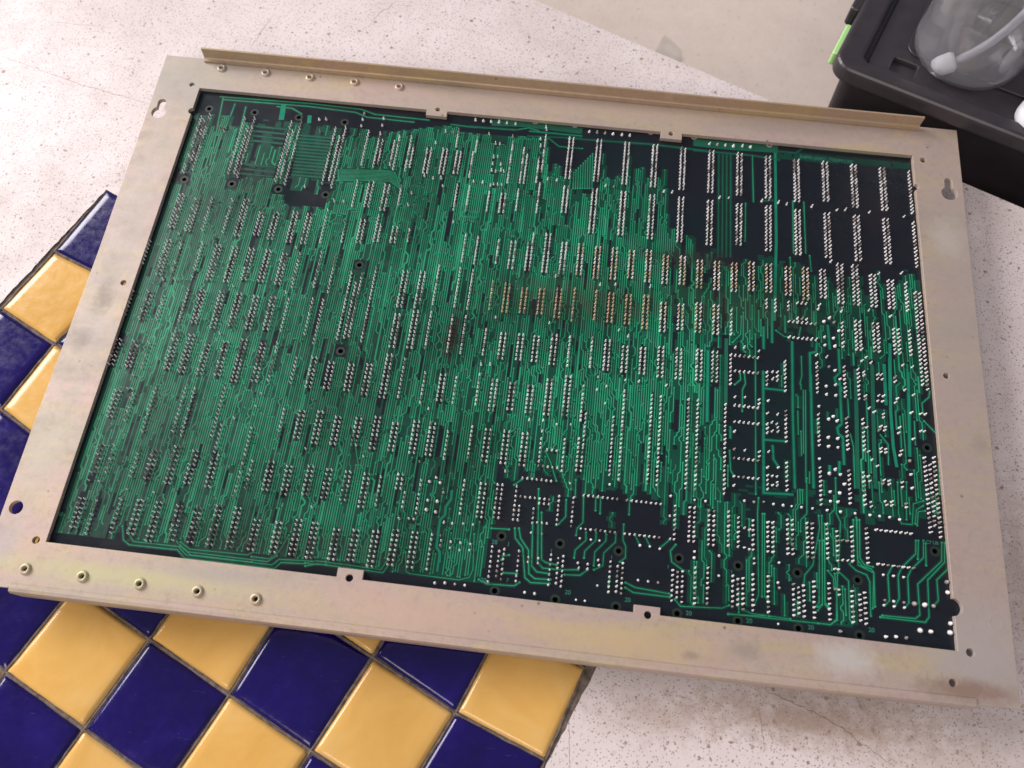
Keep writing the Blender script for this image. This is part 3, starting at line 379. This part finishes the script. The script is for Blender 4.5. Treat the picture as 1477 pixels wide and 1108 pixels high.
# glazed tiles: pillowed squares with worn corners
V = []; F = []; FM = []
NG = 8
for iu in range(-6, 4):
    for iv in range(-4, 4):
        rnd = random.Random(iu * 131 + iv * 7 + 5)
        c = [tp(iu, iv), tp(iu + 1, iv), tp(iu + 1, iv + 1), tp(iu, iv + 1)]
        cen = sum(c, Vector((0, 0))) / 4
        g = 0.8
        q = []
        for k in range(4):
            a = c[k]; e1 = (c[(k + 1) % 4] - a).normalized(); e2 = (c[(k - 1) % 4] - a).normalized()
            q.append(a + (e1 + e2) * (g + rnd.uniform(-.35, .45)))
        yel = (iu + iv) % 2 == 0
        tz = rnd.uniform(-0.25, 0.45); tx = rnd.uniform(-.35, .35); ty = rnd.uniform(-.35, .35)
        b0 = len(V); par = [0, .018, .05, .12, .3, .5, .7, .88, .95, .982, 1]; K = len(par)
        for i, s in enumerate(par):
            for j, t in enumerate(par):
                p = (q[0] * (1 - s) + q[1] * s) * (1 - t) + (q[3] * (1 - s) + q[2] * s) * t
                e = min(s, 1 - s, t, 1 - t)
                z = 0.75 - 1.0 * max(0, 1 - e / 0.07) ** 2.0 + tx * (s - .5) + ty * (t - .5) + tz
                if e == 0:
                    z = -1.0
                if e <= 0.018:
                    p = p + (cen - p).normalized() * (0.35 * (noise.noise(Vector((p.x * .35, p.y * .35, 1))) + .3))
                V.append(FP(p, z))
        for i in range(K - 1):
            for j in range(K - 1):
                a = b0 + i * K + j; F.append((a, a + K, a + K + 1, a + 1)); FM.append(1 if yel else 0)
tiles = meshobj('tiled_floor', V, F, [M_BLUE, M_YEL], fm=FM, smooth=True); tag(tiles, kind='structure')
# grout lines standing up unevenly between the tiles
V = []; F = []
def grout_line(a, b, w=1.3, z=-0.3):
    n = max(2, int((b - a).length / 1.6)); d = (b - a).normalized(); nn = Vector((-d.y, d.x)); b0 = len(V)
    for i in range(n + 1):
        p = a + (b - a) * (i / n)
        hw = w / 2 * (1 + 0.35 * noise.noise(Vector((p.x * .25, p.y * .25, 2)))); o = noise.noise(Vector((p.x * .12, p.y * .12, 9))) * 0.6
        zz = z + 0.35 * noise.noise(Vector((p.x * .6, p.y * .6, 4)))
        V.append(FP(p + nn * (o - hw), -0.95)); V.append(FP(p + nn * (o - hw * .6), zz)); V.append(FP(p + nn * (o + hw * .6), zz)); V.append(FP(p + nn * (o + hw), -0.95))
        if i < n:
            for k in range(3):
                a0 = b0 + i * 4 + k; F.append((a0, a0 + 1, a0 + 5, a0 + 4))
for iu in range(-6, 4):
    for iv in range(-4, 5):
        grout_line(tp(iu, iv), tp(iu + 1, iv))
for iu in range(-6, 5):
    for iv in range(-4, 4):
        grout_line(tp(iu, iv), tp(iu, iv + 1), z=-0.25)
tag(meshobj('grout', V, F, M_GROUT, smooth=True), kind='structure')
# hairline cracks in the terrazzo
V = []; F = []
def crack(pts, w, seed, amp=1.6, z=0.05):
    rnd = random.Random(seed); P = []
    for a, b in zip(pts[:-1], pts[1:]):
        a = Vector(a); b = Vector(b); n = max(2, int((b - a).length / 2.2))
        for i in range(n): P.append(a + (b - a) * (i / n))
    P.append(Vector(pts[-1]))
    d = (P[-1] - P[0]).normalized(); nn = Vector((-d.y, d.x)); L = len(P)
    P = [p + nn * (amp * noise.noise(Vector((i * .35, seed, 0))) + .5 * amp * noise.noise(Vector((i * 1.1, seed, 7)))) for i, p in enumerate(P)]
    b0 = len(V)
    for i, p in enumerate(P):
        ww = w * .7 * (0.45 + 0.9 * abs(noise.noise(Vector((i * .5, seed, 5))))) * (0.3 + 0.7 * math.sin(math.pi * min(1, max(0.03, i / L))))
        V.append(FP(p + nn * ww / 2, z)); V.append(FP(p - nn * ww / 2, z))
        if i < L - 1:
            a0 = b0 + 2 * i; F.append((a0, a0 + 1, a0 + 3, a0 + 2))
for pts, w, sd, am in [([(363.5, -318.4), (373.9, -327.8), (391.0, -332.3), (409.5, -339.7), (433.9, -355.0)], 0.75, 1, 2.0), ([(109.6, 113.7), (97.3, 97.4), (92.1, 84.8)], 0.5, 2, 2), ([(-157.9, 29.1), (-97.1, 11.3), (-42.3, -0.4)], 0.45, 3, 1.2), ([(13.5, 55.9), (23.0, 89.9)], 0.5, 4, 1), ([(405.0, -324.2), (417.1, -324.1)], 0.5, 6, 1), ([(274.2, -345.9), (277.3, -373.2)], 0.4, 7, 0.8), ([(368.7, -334.9), (371.3, -355.2)], 0.4, 8, 1), ([(-140.0, 63.7), (-88.9, 63.2)], 0.3, 9, 1)]: crack(pts, w, sd, am)
tag(meshobj('floor_cracks', V, F, M_CRACK), kind='structure')

# ---------------------------------------------------------------- the frame and its board
unit = empty('framed_circuit_board', W(230, -150, -20))
tag(unit, 'large green circuit board lying solder side up in a beige zinc-plated metal frame', 'circuit board')
def inner():
    P = []
    W_, H_ = 459.5, 299.0
    def arc(cx, cy, r, a0, a1): P.extend(circ(cx, cy, r, 12, math.radians(a0), math.radians(a1)))
    P.append((0, 0))
    for x0, x1, y in ((150.2, 163.6, -4.4), (301.2, 314.6, -5.0)): P.extend([(x0, 0), (x0, y), (x1, y), (x1, 0)])
    P.append((W_, 0)); P.append((W_, -21.5)); arc(W_, -24, 2.2, 90, -90)
    P.append((W_, -273.4)); arc(W_, -278, 4.3, 90, -90); P.append((W_, -H_))
    for x1, x0, y in ((301.2, 314.2, -295.2), (151.2, 164.4, -294.3)): P.extend([(x0, -H_), (x0, y), (x1, y), (x1, -H_)])
    P.append((0, -H_)); P.append((0, -21.7)); arc(0, -19, 2.3, 270, 90); P.append((0, -16))
    return P
def keyhole(cx, cy, r, sl, sw):
    P = circ(cx, cy, r, 22, math.radians(90 + 30), math.radians(90 + 330))
    P += circ(cx, cy + sl, sw, 10, math.radians(-10), math.radians(190)); return P
outer = [(-28.6, 24.6), (487.6, 23.4), (488.2, -100), (487.6, -323.2), (250, -325.0), (-15 + 1, -324.6), (-27.9, -324.2), (-27.6, -200), (-27.4, -120)]
outer = [(-29.2, 24.8), (489.0, 23.4), (487.6, -130), (487.4, -220), (486.8, -322.6), (466.5, -322.7), (465.5, -322.5), (240, -323.2), (-10.5, -322.6), (-11.5, -323.4), (-27.8, -323.6), (-28.2, -233), (-27.2, -131)]
loops = [outer, inner(), keyhole(-21.0, -22.5, 4.6, 8.2, 2.6), keyhole(480.0, -26.5, 4.8, 9.0, 2.4)]
for x, y, r in ((-5.7, 2.2, 1.7), (-5.9, -147.1, 1.7), (-5.3, -298.7, 1.9), (465.8, -2.8, 1.8), (467, -151, 1.7), (465.4, -299, 2.0), (-21.4, -283.4, 3.6), (455.7, -314.1, 1.9), (157.2, 0.9, 1.5), (307.6, -0.8, 1.5), (157.8, -298.9, 1.9), (308.2, -299.5, 1.9)):
    loops.append(circ(x, y, r, 20))
RT = [(10.2 + 29.8 * i, 17.7 - .4 * i) for i in range(5)]; RB = [(-5.5 + 29.75 * i, -313.5 - .25 * i) for i in range(5)]
for x, y in RT + RB: loops.append(circ(x, y, 1.55, 16))
frame = plate('frame', loops, -2.8, 0.0, M_ZINC, unit, bevel=0.18)
# a return lip round the opening, so the sheet reads as folded
lipV = []; lipF = []
# turned-up flange along the far edge
def swept(profile, x0, x1, n, th, yf=lambda x: 0.0, cut=0.0):
    """profile of (y, z) extruded along x with thickness th"""
    V = []; F = []; L = len(profile)
    inner_ = []
    for i, (y, z) in enumerate(profile):
        a = Vector(profile[max(i - 1, 0)]); b = Vector(profile[min(i + 1, L - 1)]); d = (b - a).normalized()
        inner_.append((y - d.y * th, z + d.x * th))
    ring = list(profile) + inner_[::-1]; R = len(ring)
    for k in range(n + 1):
        x = x0 + (x1 - x0) * k / n
        for (y, z) in ring:
            xe = x
            if cut and k in (0, n): xe = x + (cut if k == 0 else -cut) * max(0.0, 1 - z / 9.0) * 0.5
            V.append(W(xe, y + yf(x), z + 0.12 * noise.noise(Vector((x * .02, 0, 1)))))
    for k in range(n):
        for i in range(R):
            j = (i + 1) % R; a = k * R; F.append((a + i, a + j, a + R + j, a + R + i))
    F.append(tuple(range(R))); F.append(tuple(range(n * R, n * R + R))[::-1])
    return V, F
prof = [(22.6, 0.35)] + [(24.4 + 2.6 * math.sin(a) - 2.6 + 2.6, 0.35 + 2.6 - 2.6 * math.cos(a)) for a in [i * math.pi / 2 / 6 for i in range(0, 7)]][1:]
prof = [(21.5, 0.25), (22.4, 0.25)] + [(22.4 + 2.8 * math.sin(i * math.pi / 16), 0.25 + 2.8 * (1 - math.cos(i * math.pi / 16))) for i in range(1, 9)] + [(25.3, 6.0), (25.4, 9.2)]
V, F = swept(prof, -2.6, 464.6, 60, 1.2, lambda x: -1.6 * x / 465 + .25 * math.sin(x / 90))
fl = meshobj('flange', V, F, M_ZINC_T, None); sub(fl, frame); tag(fl, 'upturned brownish flange along the far edge')
# turned-down flange along the near edge
prof = [(-321.4, -0.65), (-323.2, -0.62), (-324.1, -0.95), (-324.5, -1.9), (-324.6, -4), (-324.7, -13.5)]
V, F = swept(prof[::-1], -10.5, 466, 60, 1.2, lambda x: 1.3 * (x / 465) ** 3 + .2 * math.sin(x / 70))
fl = meshobj('flange', V, F, M_ZINC, None); sub(fl, frame); tag(fl, 'downturned flange along the near edge')
for x, y in RT + RB:
    V, F = lathe([(1.25, -3.0), (1.25, 0.6), (1.45, 1.15), (1.9, 1.35), (2.5, 1.1), (2.9, 0.5), (3.05, -0.05)], x, y, 24)
    e = meshobj('eyelet', V, F, M_EYE, smooth=True); sub(e, frame)
    V, F = lathe([(1.35, -2.9), (0.01, -2.9)], x, y, 16)
    e2 = meshobj('eyelet_bore', V, F, M_BOX_D); sub(e2, frame)
# embossed marks of the fixings on the frame
for x, y, r in ((479.4, -283.4, 3.6), (446.5, -312.5, 4.2)):
    V, F = lathe([(r * .72, 0.01), (r * .8, 0.05), (r, 0.045), (r * 1.12, 0.005)], x, y, 24); e = meshobj('pressed_ring', V, F, M_ZINC, smooth=True); sub(e, frame)

# ---- board
ZB = -3.0
bl = [[(-6, 3), (465, 3), (465, -302), (-6, -302)]] + [circ(x, y, 1.35, 14) for x, y in HOLES]
board = plate('board', bl, ZB - 1.6, ZB, M_BOARD, unit)
bk = plate('dark_backing', [[(-6, 3), (465, 3), (465, -302), (-6, -302)]], ZB - 9, ZB - 8.4, M_BOX_D, unit)  # added dark sheet below the board, so its holes look shaded
for x, y in HOLES:
    V, F = lathe([(1.4, 0.02 + ZB), (2.7, 0.02 + ZB)], x, y, 18); e = meshobj('hole_rim', V, F, M_HOLE); sub(e, board)
# solder joints
def parse(s): return [tuple(float(a) for a in t.split(',')) for t in s.split(' ')]
pins = []; occ = {}
def addpin(x, y, s, vert=0):
    k = (int(x), int(y))
    for i in (-1, 0, 1):
        for j in (-1, 0, 1):
            for a, b_ in occ.get((k[0] + i, k[1] + j), ()):
                if abs(a - x) < .72 and abs(b_ - y) < .72: return
    occ.setdefault(k, []).append((x, y)); pins.append((x, y, s))
for x, y, n in parse(PIN_COLUMNS):
    for i in range(int(n)): addpin(x / 2, y / 4 + i, 0)
for x, y, n in parse(PIN_ROWS):
    for i in range(int(n)): addpin(x / 2 + i, y / 4, 0)
for x, y, s in parse(PIN_POINTS): addpin(x / 4, y / 4, int(s))
U = 2.54
def pin_geo(x, y, s, rnd):
    sz = (1.0, 1.15, 1.4, 1.9)[s] * rnd.uniform(.84, 1.14) * (1.0 - .16 * max(0, min(1, (70 - x) / 50))); h = (2.5, 1.6, 2.1, 1.9)[s] * rnd.uniform(.75, 1.15)
    r = 0.60 * sz
    lx = rnd.uniform(-.18, .22); ly = rnd.uniform(-.2, .2)
    if s == 3: prof = [(1.0, 0), (.98, .25), (.85, .55), (.6, .85), (.3, 1.0), (.06, 1.04)]
    elif s: prof = [(1.05, 0), (.95, .18), (.7, .5), (.45, .8), (.2, 1.0), (.04, 1.03)]
    else: prof = [(1.1, 0), (.98, .10), (.78, .28), (.64, .6), (.55, .9), (.25, 1.02)]
    n = 7 if s == 0 else 12; V = []; F = []
    for q, (rr, zz) in enumerate(prof):
        for i in range(n):
            a = 2 * math.pi * i / n
            V.append(W(x * U + rr * r * math.cos(a) + lx * zz, -y * U + rr * r * math.sin(a) + ly * zz, ZB + .01 + zz * h))
    for q in range(len(prof) - 1):
        for i in range(n):
            k = (i + 1) % n; F.append((q * n + i, q * n + k, (q + 1) * n + k, (q + 1) * n + i))
    F.append(tuple(range((len(prof) - 1) * n, len(prof) * n)))
    return V, F
def pin_mat(x, y, rnd):
    mx, my = x * U, y * U
    if 205 < mx < 300 and 115 < my < 142: return 1 if rnd.random() < .8 else 2
    if 250 < mx < 400 and 85 < my < 112: return 1 if rnd.random() < .6 else 0
    if 300 < mx < 340 and 112 < my < 140: return 1 if rnd.random() < .4 else 0
    nn = noise.noise(Vector((mx * .03, my * .03, 0)))
    if mx < 150 and nn > .2: return 2 if rnd.random() < .4 else 0
    return 2 if rnd.random() < .10 + .2 * (nn > .3) else 0
pins.sort(key=lambda p: (-p[2], p[1] * -1 - p[0] * .2))
AV = []; AF = []; AM = []
for i, (x, y, s) in enumerate(pins):
    rnd = random.Random(i); V, F = pin_geo(x, y, s, rnd); pm = pin_mat(x, y, rnd)
    if i < 100:
        o = meshobj('solder_joint', V, F, [M_TIN, M_TIN_W, M_TIN_D][pm], smooth=True); sub(o, board)
    else:
        b0 = len(AV); AV += V; AF += [tuple(a + b0 for a in f) for f in F]; AM += [pm] * len(F)
o = meshobj('solder_joints', AV, AF, [M_TIN, M_TIN_W, M_TIN_D], fm=AM, smooth=True); sub(o, board); tag(o, kind='stuff')
for x, y in PADS:
    V = []; F = []; P = []
    for i in range(13):
        a = math.radians(150 + 240 * i / 12); P.append((x + 1.5 * math.cos(a), y + 1.5 * math.sin(a)))
    ribbon(P, 1.0, ZB + .08, V, F); o = meshobj('ground_pad', V, F, M_TIN_D); sub(o, board)

# ---- copper tracks under green mask: routed on a grid round the pins
PX = 1.27; NX = int(461 / PX) + 1; NY = int(301 / PX) + 1
def inside(p, poly):
    x, y = p; c = False; n = len(poly)
    for i in range(n):
        x1, y1 = poly[i]; x2, y2 = poly[(i + 1) % n]
        if (y1 > y) != (y2 > y) and x < (x2 - x1) * (y - y1) / (y2 - y1) + x1: c = not c
    return c
def gx(k): return (k + .5) * PX - .0            # tracks run a quarter pitch beside the pin columns
jr = random.Random(11); JIT = [jr.uniform(-7, 7) for _ in range(NX)]
for k in range(1, NX):
    if jr.random() < .45: JIT[k] = JIT[k - 1]
dens = [[1.0] * NY for _ in range(NX)]
for k in range(NX):
    for j in range(NY):
        x, y = gx(k), (j + .5) * PX
        yj = y + JIT[k]; d = 1.0
        if x < 3 or y < 3.5 or x > 457 or y > 293: d = 0.0
        for v, pl in DENSITY:
            if inside((x, yj if 18 < y < 285 else y), pl): d = min(d, v)
        dens[k][j] = d
blk = [[0] * NY for _ in range(NX)]
def block(x, y, r):
    for k in range(max(0, int((x - r) / PX) - 1), min(NX, int((x + r) / PX) + 2)):
        for j in range(max(0, int((y - r) / PX) - 1), min(NY, int((y + r) / PX) + 2)):
            if abs(gx(k) - x) < r and abs((j + .5) * PX - y) < r: blk[k][j] = 1
pset = {}
for x, y, s in pins: pset.setdefault((round(x * 2), round(y * 2)), s)
for x, y, s in pins:
    if s: block(x * U, y * U, 1.2 + .35 * s)
    elif (round(x * 2) + 2, round(y * 2)) in pset and random.Random(int(x * 7)).random() < .93:
        for k in (-1, 0): 
            kk = int((x + .5) * U / PX) + k; jj = int(y * U / PX)
            if 0 <= kk < NX and 0 <= jj < NY: blk[kk][jj] = 1; blk[kk][min(jj + 1, NY - 1)] = 1
for x, y in HOLES: block(x, -y, 3.8)
gr = random.Random(21)
for _ in range(420):
    k = gr.randint(2, NX - 4); j = gr.randint(2, NY - 10); w = gr.choice((1, 1, 1, 1, 2)); l = gr.randint(3, 18)
    for kk in range(k, k + w):
        for jj in range(j, min(NY, j + l)): blk[kk][jj] = 1
for x, y, n in parse(PIN_COLUMNS):
    if gr.random() < .42:
        kk = int(x / 2 * U / PX) + gr.choice((-1, 0)); j0 = int((y / 4 - gr.uniform(0, 2)) * U / PX); j1 = int((y / 4 + n + gr.uniform(-1, 2)) * U / PX)
        for jj in range(max(0, j0), min(NY, j1)):
            if 0 <= kk < NX: blk[kk][jj] = 1
manual = parse(TRACKS)
for t in manual:
    pts = [(t[i], t[i + 1]) for i in range(1, len(t), 2)]
    for a, b_ in zip(pts[:-1], pts[1:]):
        a = Vector(a); b_ = Vector(b_); n = max(1, int((b_ - a).length / .8))
        for i in range(n + 1):
            p = a + (b_ - a) * i / n; block(p.x, p.y, t[0] / 2 + .75)
taken = [[0] * NY for _ in range(NX)]
rng = random.Random(3)
lines = []
def free(k, j): return 0 <= k < NX and 0 <= j < NY and not blk[k][j] and not taken[k][j] and dens[k][j] > 0
def pin_near(k, j):
    x = (k + 1) * PX / U; y = (j + .5) * PX / U
    return (round(x * 2), round(y * 2)) in pset
for j0 in range(0, NY, 1):
    k = rng.randint(0, 3)
    while k < NX:
        w = rng.choice((1, 2, 3, 4, 6, 8, 10))
        grp = []
        for i in range(w):
            if free(k + i, j0) and rng.random() < (1.0 if dens[k + i][j0] >= 1 else .22 * dens[k + i][j0] ** 1.8): grp.append([k + i, [(k + i, j0)], True])
        for g_ in grp: taken[g_[0]][j0] = 1
        L = rng.randint(14, 100); j = j0; 
        while L > 0 and any(g_[2] for g_ in grp):
            j += 1; L -= 1; sh = 0
            if rng.random() < .12: sh = rng.choice((-1, 1))
            act = [g_ for g_ in grp if g_[2]]
            if sh and not all(free(g_[0] + sh, j) or any(h_[0] == g_[0] + sh for h_ in act) for g_ in act): sh = 0
            if sh and any(pin_near(min(g_[0], g_[0] + sh), jj) for g_ in act for jj in (j, j - 1)): sh = 0
            for g_ in act:
                kk = g_[0] + sh
                if not (0 <= kk < NX and 0 <= j < NY) or blk[kk][j] or taken[kk][j] or dens[kk][j] <= 0 or (dens[kk][j] < 1 and rng.random() > dens[kk][j] ** .15) or rng.random() < .0025:
                    g_[2] = False; continue
                g_[0] = kk; g_[1].append((kk, j)); taken[kk][j] = 1
        for g_ in grp:
            if len(g_[1]) >= 7: lines.append(g_[1])
            else:
                for a, b_ in g_[1]: taken[a][b_] = 0
        k += w + rng.choice((0, 0, 0, 1, 1, 2))
TVt = []; TF = []; HV = []; HF = []; TM = []
cell = set()
for ln in lines:
    for a in ln: cell.add(a)
    P = [ln[0]]
    for i in range(1, len(ln) - 1):
        if ln[i][0] - ln[i - 1][0] != ln[i + 1][0] - ln[i][0]: P.append(ln[i])
    P.append(ln[-1])
    wob = .06
    pts = [(gx(k), -(j + .5) * PX) for k, j in P]
    hsh = (ln[0][0] * 7 + ln[0][1] * 3) % 11
    f0 = len(TF); ribbon(pts, .50 if hsh else .95, ZB + .035, TVt, TF); TM += [(3 if (ln[0][0] // 6 * 5 + ln[0][1] // 9 * 3) % 7 in (0, 3) else 0)] * (len(TF) - f0)
    for q in (pts[0], pts[-1]):
        if (int(q[0] * 10) + int(-q[1] * 10)) % 3 < 2: disc(q[0], q[1], .52, ZB + .045, TVt, TF); TM.append(0)
hr = random.Random(5)
for k in range(NX):
    for j in range(NY):
        if dens[k][j] >= 1 and not (noise.noise(Vector((k * .9, j * .055, 3))) > .13): cell.add((k, j))
        elif .75 < dens[k][j] < 1 and noise.noise(Vector((k * .25, j * .05, 8))) < -.05: cell.add((k, j))
hc = set((int(x / PX + a), int(-y / PX + c_)) for x, y in HOLES for a in (-3, -2, -1, 0, 1, 2) for c_ in (-3, -2, -1, 0, 1, 2) if (a + .5) ** 2 + (c_ + .5) ** 2 < 9)
for k, j in list(cell):
    for d in (-1, 1):
        if 0 <= k + d < NX and not blk[k + d][j]: cell.add((k + d, j))
cell -= hc
for k in range(NX):
    j = 0
    while j < NY:
        if (k, j) in cell:
            j1 = j
            while (k, j1 + 1) in cell: j1 += 1
            b0 = len(HV); x0 = gx(k) - PX / 2; x1 = gx(k) + PX / 2; y0 = -j * PX; y1 = -(j1 + 1) * PX
            HV += [W(x0, y0, ZB + .015), W(x1, y0, ZB + .015), W(x1, y1, ZB + .015), W(x0, y1, ZB + .015)]; HF.append((b0, b0 + 3, b0 + 2, b0 + 1)); j = j1
        j += 1
for n_, t in enumerate(manual):
    pts = [(t[i], -t[i + 1]) for i in range(1, len(t), 2)]
    f0 = len(TF); z = ZB + .055 + .002 * (n_ % 12)
    ribbon(pts, max(t[0], .42), z, TVt, TF)
    if t[0] < 1.6: ribbon(pts, max(t[0], .42) + 1.3, ZB + .017 + .00012 * n_, HV, HF)
    TM += [(1 if t[0] < 2 or t[0] in (2.6, 3.4) else 2) if t[0] > .95 else (2 if t[0] > .55 else 0)] * (len(TF) - f0)
    if t[0] < .5:
        for q in (pts[0], pts[-1]): disc(q[0], q[1], .6, z + .03, TVt, TF); TM.append(0)
o = meshobj('copper_tracks', TVt, TF, [M_TRACE, M_WIDE, M_DULL, M_TRACE2], fm=TM); sub(o, board); tag(o, kind='stuff')
o = meshobj('solder_mask', HV, HF, M_HALO); sub(o, board); tag(o, kind='stuff')
# marks etched in the copper
def text(s, x, y, size, ang, m, z, shear=0.0, mirror=False):
    cu = bpy.data.curves.new('mark', 'FONT'); cu.body = s; cu.size = size * MM; cu.align_x = 'CENTER'; cu.align_y = 'CENTER'; cu.shear = shear
    cu.extrude = 0.00001; cu.offset = 0.00008
    tmp = bpy.data.objects.new('tmp', cu); C.objects.link(tmp)
    me = bpy.data.meshes.new_from_object(tmp.evaluated_get(bpy.context.evaluated_depsgraph_get()))
    bpy.data.objects.remove(tmp); me.materials.clear(); me.materials.append(m)
    me.transform(Matrix.Translation(W(x, y, z)) @ Matrix.Rotation(ang, 4, 'Z') @ Matrix.Scale(-1 if mirror else 1, 4, (1, 0, 0)))
    o = bpy.data.objects.new('etched_mark', me); C.objects.link(o); sub(o, board); return o
for s, x, y in MARKS: text(s, x, y, 3.1 if len(s) > 1 and s != 'C7 U8' else 2.4, 0, M_INK, ZB + .05)
text('E4P0-5001-T00M130', 406, -7.2, 3.9, math.radians(-0.5), M_INK, ZB + .05, 0.25)

# ---------------------------------------------------------------- black storage box with lid
ud = Vector((0.926, -0.377)); ub = Vector((0.377, 0.926)); KS = 1.0845
def ks(x, y, z): return (245.6 + (x - 245.6) * KS, -354.07 + (y + 354.07) * KS, 411.96 + (z - 411.96) * KS)
B0 = Vector(ks(393.5, 23.5, 45)[:2])
def bp(s, t): p = B0 + ud * s + ub * t; return (p.x, p.y)
def rrect(s0, s1, t0, t1, r, n=7):
    P = []
    for cx, cy, a in ((s1 - r, t1 - r, 0), (s0 + r, t1 - r, 90), (s0 + r, t0 + r, 180), (s1 - r, t0 + r, 270)):
        for i in range(n + 1):
            t = math.radians(a + 90 * i / n); P.append(bp(cx + r * math.cos(t), cy + r * math.sin(t)))
    return P
LX, LY = 300.0, 210.0
box = empty('storage_box', W(*bp(LX / 2, LY / 2), -250))
tag(box, 'black plastic storage box with a ribbed lid beside the far right corner of the frame', 'storage box')
# tapered body
ring0 = rrect(24, LX - 24, 22, LY - 22, 12); ring1 = rrect(8, LX - 8, 6, LY - 6, 10)
n = len(ring0); V = [W(x, y, -250) for x, y in ring0] + [W(x, y, 3) for x, y in ring1]
F = [(i, (i + 1) % n, n + (i + 1) % n, n + i) for i in range(n)] + [tuple(range(n))[::-1]]
meshobj('body', V, F, M_BOX_D, box, smooth=False)
ZL = -31.5
plate('lid', [rrect(4, LX - 4, 4, LY - 4, 9)], 33 + ZL, 38.5 + ZL, M_BOX, box, bevel=0.8)
plate('rim', [rrect(0, LX, 0, LY, 13), rrect(17, LX - 17, 12.5, LY - 17, 6)], 33.5 + ZL, 46 + ZL, M_BOX, box, bevel=3.0)
plate('panel', [rrect(20, LX - 21, 14.6, LY - 21, 4), rrect(34, 50, 16.8, 29, 1.5, 2)], 38.7 + ZL, 42.2 + ZL, M_BOX, box, bevel=0.7)
plate('raised_panel', [rrect(38, LX - 38, 35, LY - 38, 9)], 42.3 + ZL, 43.6 + ZL, M_BOX, box, bevel=0.6)
for t0 in (72, 108, 144): plate('rib', [rrect(64, LX - 64, t0, t0 + 5, 2)], 43.7 + ZL, 45.0 + ZL, M_BOX, box, bevel=0.5)
plate('latch', [rrect(-3.2, 1.0, 20, 49, 1.4, 3)], 26 + ZL, 36 + ZL, M_LIME, box, bevel=0.8)
plate('handle', [rrect(-6, 1.0, 54, 106, 2.4, 3)], 30 + ZL, 44 + ZL, M_BOX, box, bevel=1.5)

# ---------------------------------------------------------------- clear bottle standing on the lid
bx, by, _z = ks(473.5, 42.5, 43.8); zb = 43.7 + ZL
bot = empty('spray_bottle', W(bx, by, zb)); tag(bot, 'clear empty plastic bottle with a white dip tube standing on the black box', 'bottle')
outerp = [(0.01, zb + 4.2), (6, zb + 4.0), (12, zb + 3.0), (20, zb + 1.2), (26, zb + .2), (29, zb), (31.5, zb + .9), (33.6, zb + 3.2), (34.6, zb + 6.5), (35, zb + 11), (35, zb + 60), (35, zb + 115), (33, zb + 124), (26, zb + 134), (16, zb + 142), (12.5, zb + 147), (12.5, zb + 160)]
th = .9
innerp = [(11.5, zb + 160), (11.5, zb + 147), (15, zb + 141), (25.2, zb + 133), (32, zb + 123.5), (34.1, zb + 115), (34.1, zb + 60), (34.1, zb + 11), (33.7, zb + 7), (32.6, zb + 4.3), (30.8, zb + 2.4), (28.6, zb + 1.5), (26, zb + 1.7), (20, zb + 2.8), (12, zb + 4.6), (6, zb + 5.6), (0.01, zb + 5.8)]
V, F = lathe(outerp + innerp, bx, by, 64)
bd = meshobj('bottle_body', V, F, M_CLEAR, bot, smooth=True)
def tube(pts, r, n=14):
    V = []; F = []; P = [Vector(p) for p in pts]
    for i, p in enumerate(P):
        d = (P[min(i + 1, len(P) - 1)] - P[max(i - 1, 0)]).normalized(); a = d.orthogonal().normalized()
        if abs(d.z) < .999: a = d.cross(Vector((0, 0, 1))).normalized()
        b_ = d.cross(a)
        for k in range(n):
            t = 2 * math.pi * k / n; V.append(p + (a * math.cos(t) + b_ * math.sin(t)) * r * MM)
    for i in range(len(P) - 1):
        for k in range(n):
            F.append((i * n + k, i * n + (k + 1) % n, (i + 1) * n + (k + 1) % n, (i + 1) * n + k))
    F.append(tuple(range(n))[::-1]); F.append(tuple(range((len(P) - 1) * n, len(P) * n))); return V, F
tip = Vector((bx - 15.0, by - 17.5, zb + 8.5))
path = []
for i in range(22):
    t = i / 21
    a = tip; b_ = Vector((bx + 21, by - 14, zb + 30)); c_ = Vector((bx + 24, by - 4, zb + 90)); d_ = Vector((bx, by, zb + 158))
    p = a * (1 - t) ** 3 + b_ * 3 * t * (1 - t) ** 2 + c_ * 3 * t * t * (1 - t) + d_ * t ** 3; path.append(W(*p))
V, F = tube(path, 2.6); tb = meshobj('dip_tube', V, F, M_TUBE, bot, smooth=True)
d = (Vector(path[1]) - Vector(path[0])).normalized(); st = Vector(path[0])
V, F = tube([st - d * .0105, st - d * .0095, st - d * .006, st + d * .001, st + d * .0032], 6.4)
for i, v in enumerate(V):
    k = i // 14; sc = (.45, .8, 1.0, 1.0, .75)[k]; cc_ = [st - d * .0105, st - d * .0095, st - d * .006, st + d * .001, st + d * .0032][k]; V[i] = cc_ + (v - cc_) * sc
meshobj('filter_tip', V, F, M_WHITE, bot, smooth=True)
V, F = lathe([(0.01, zb + 172), (13, zb + 172), (14.5, zb + 170), (14.5, zb + 152), (13.4, zb + 151.5), (13.4, zb + 160)], bx, by, 32)
meshobj('cap', V, F, M_WHITE, bot, smooth=False)

# ---------------------------------------------------------------- small white lid lying at the picture's right edge
cx_, cy_, _z = ks(509.0, -3.5, 48); z0 = 42.3 + ZL
V, F = lathe([(0.01, z0), (10, z0), (12.5, z0 + .8), (13, z0 + 3), (13, z0 + 7), (12, z0 + 9.4), (9, z0 + 10.4), (0.01, z0 + 10.6)], cx_, cy_, 36)
wc = meshobj('bottle_cap', V, F, M_WHITE, smooth=True)
tag(wc, 'small white plastic cap lying on the black lid at the right edge of the photo', 'cap')
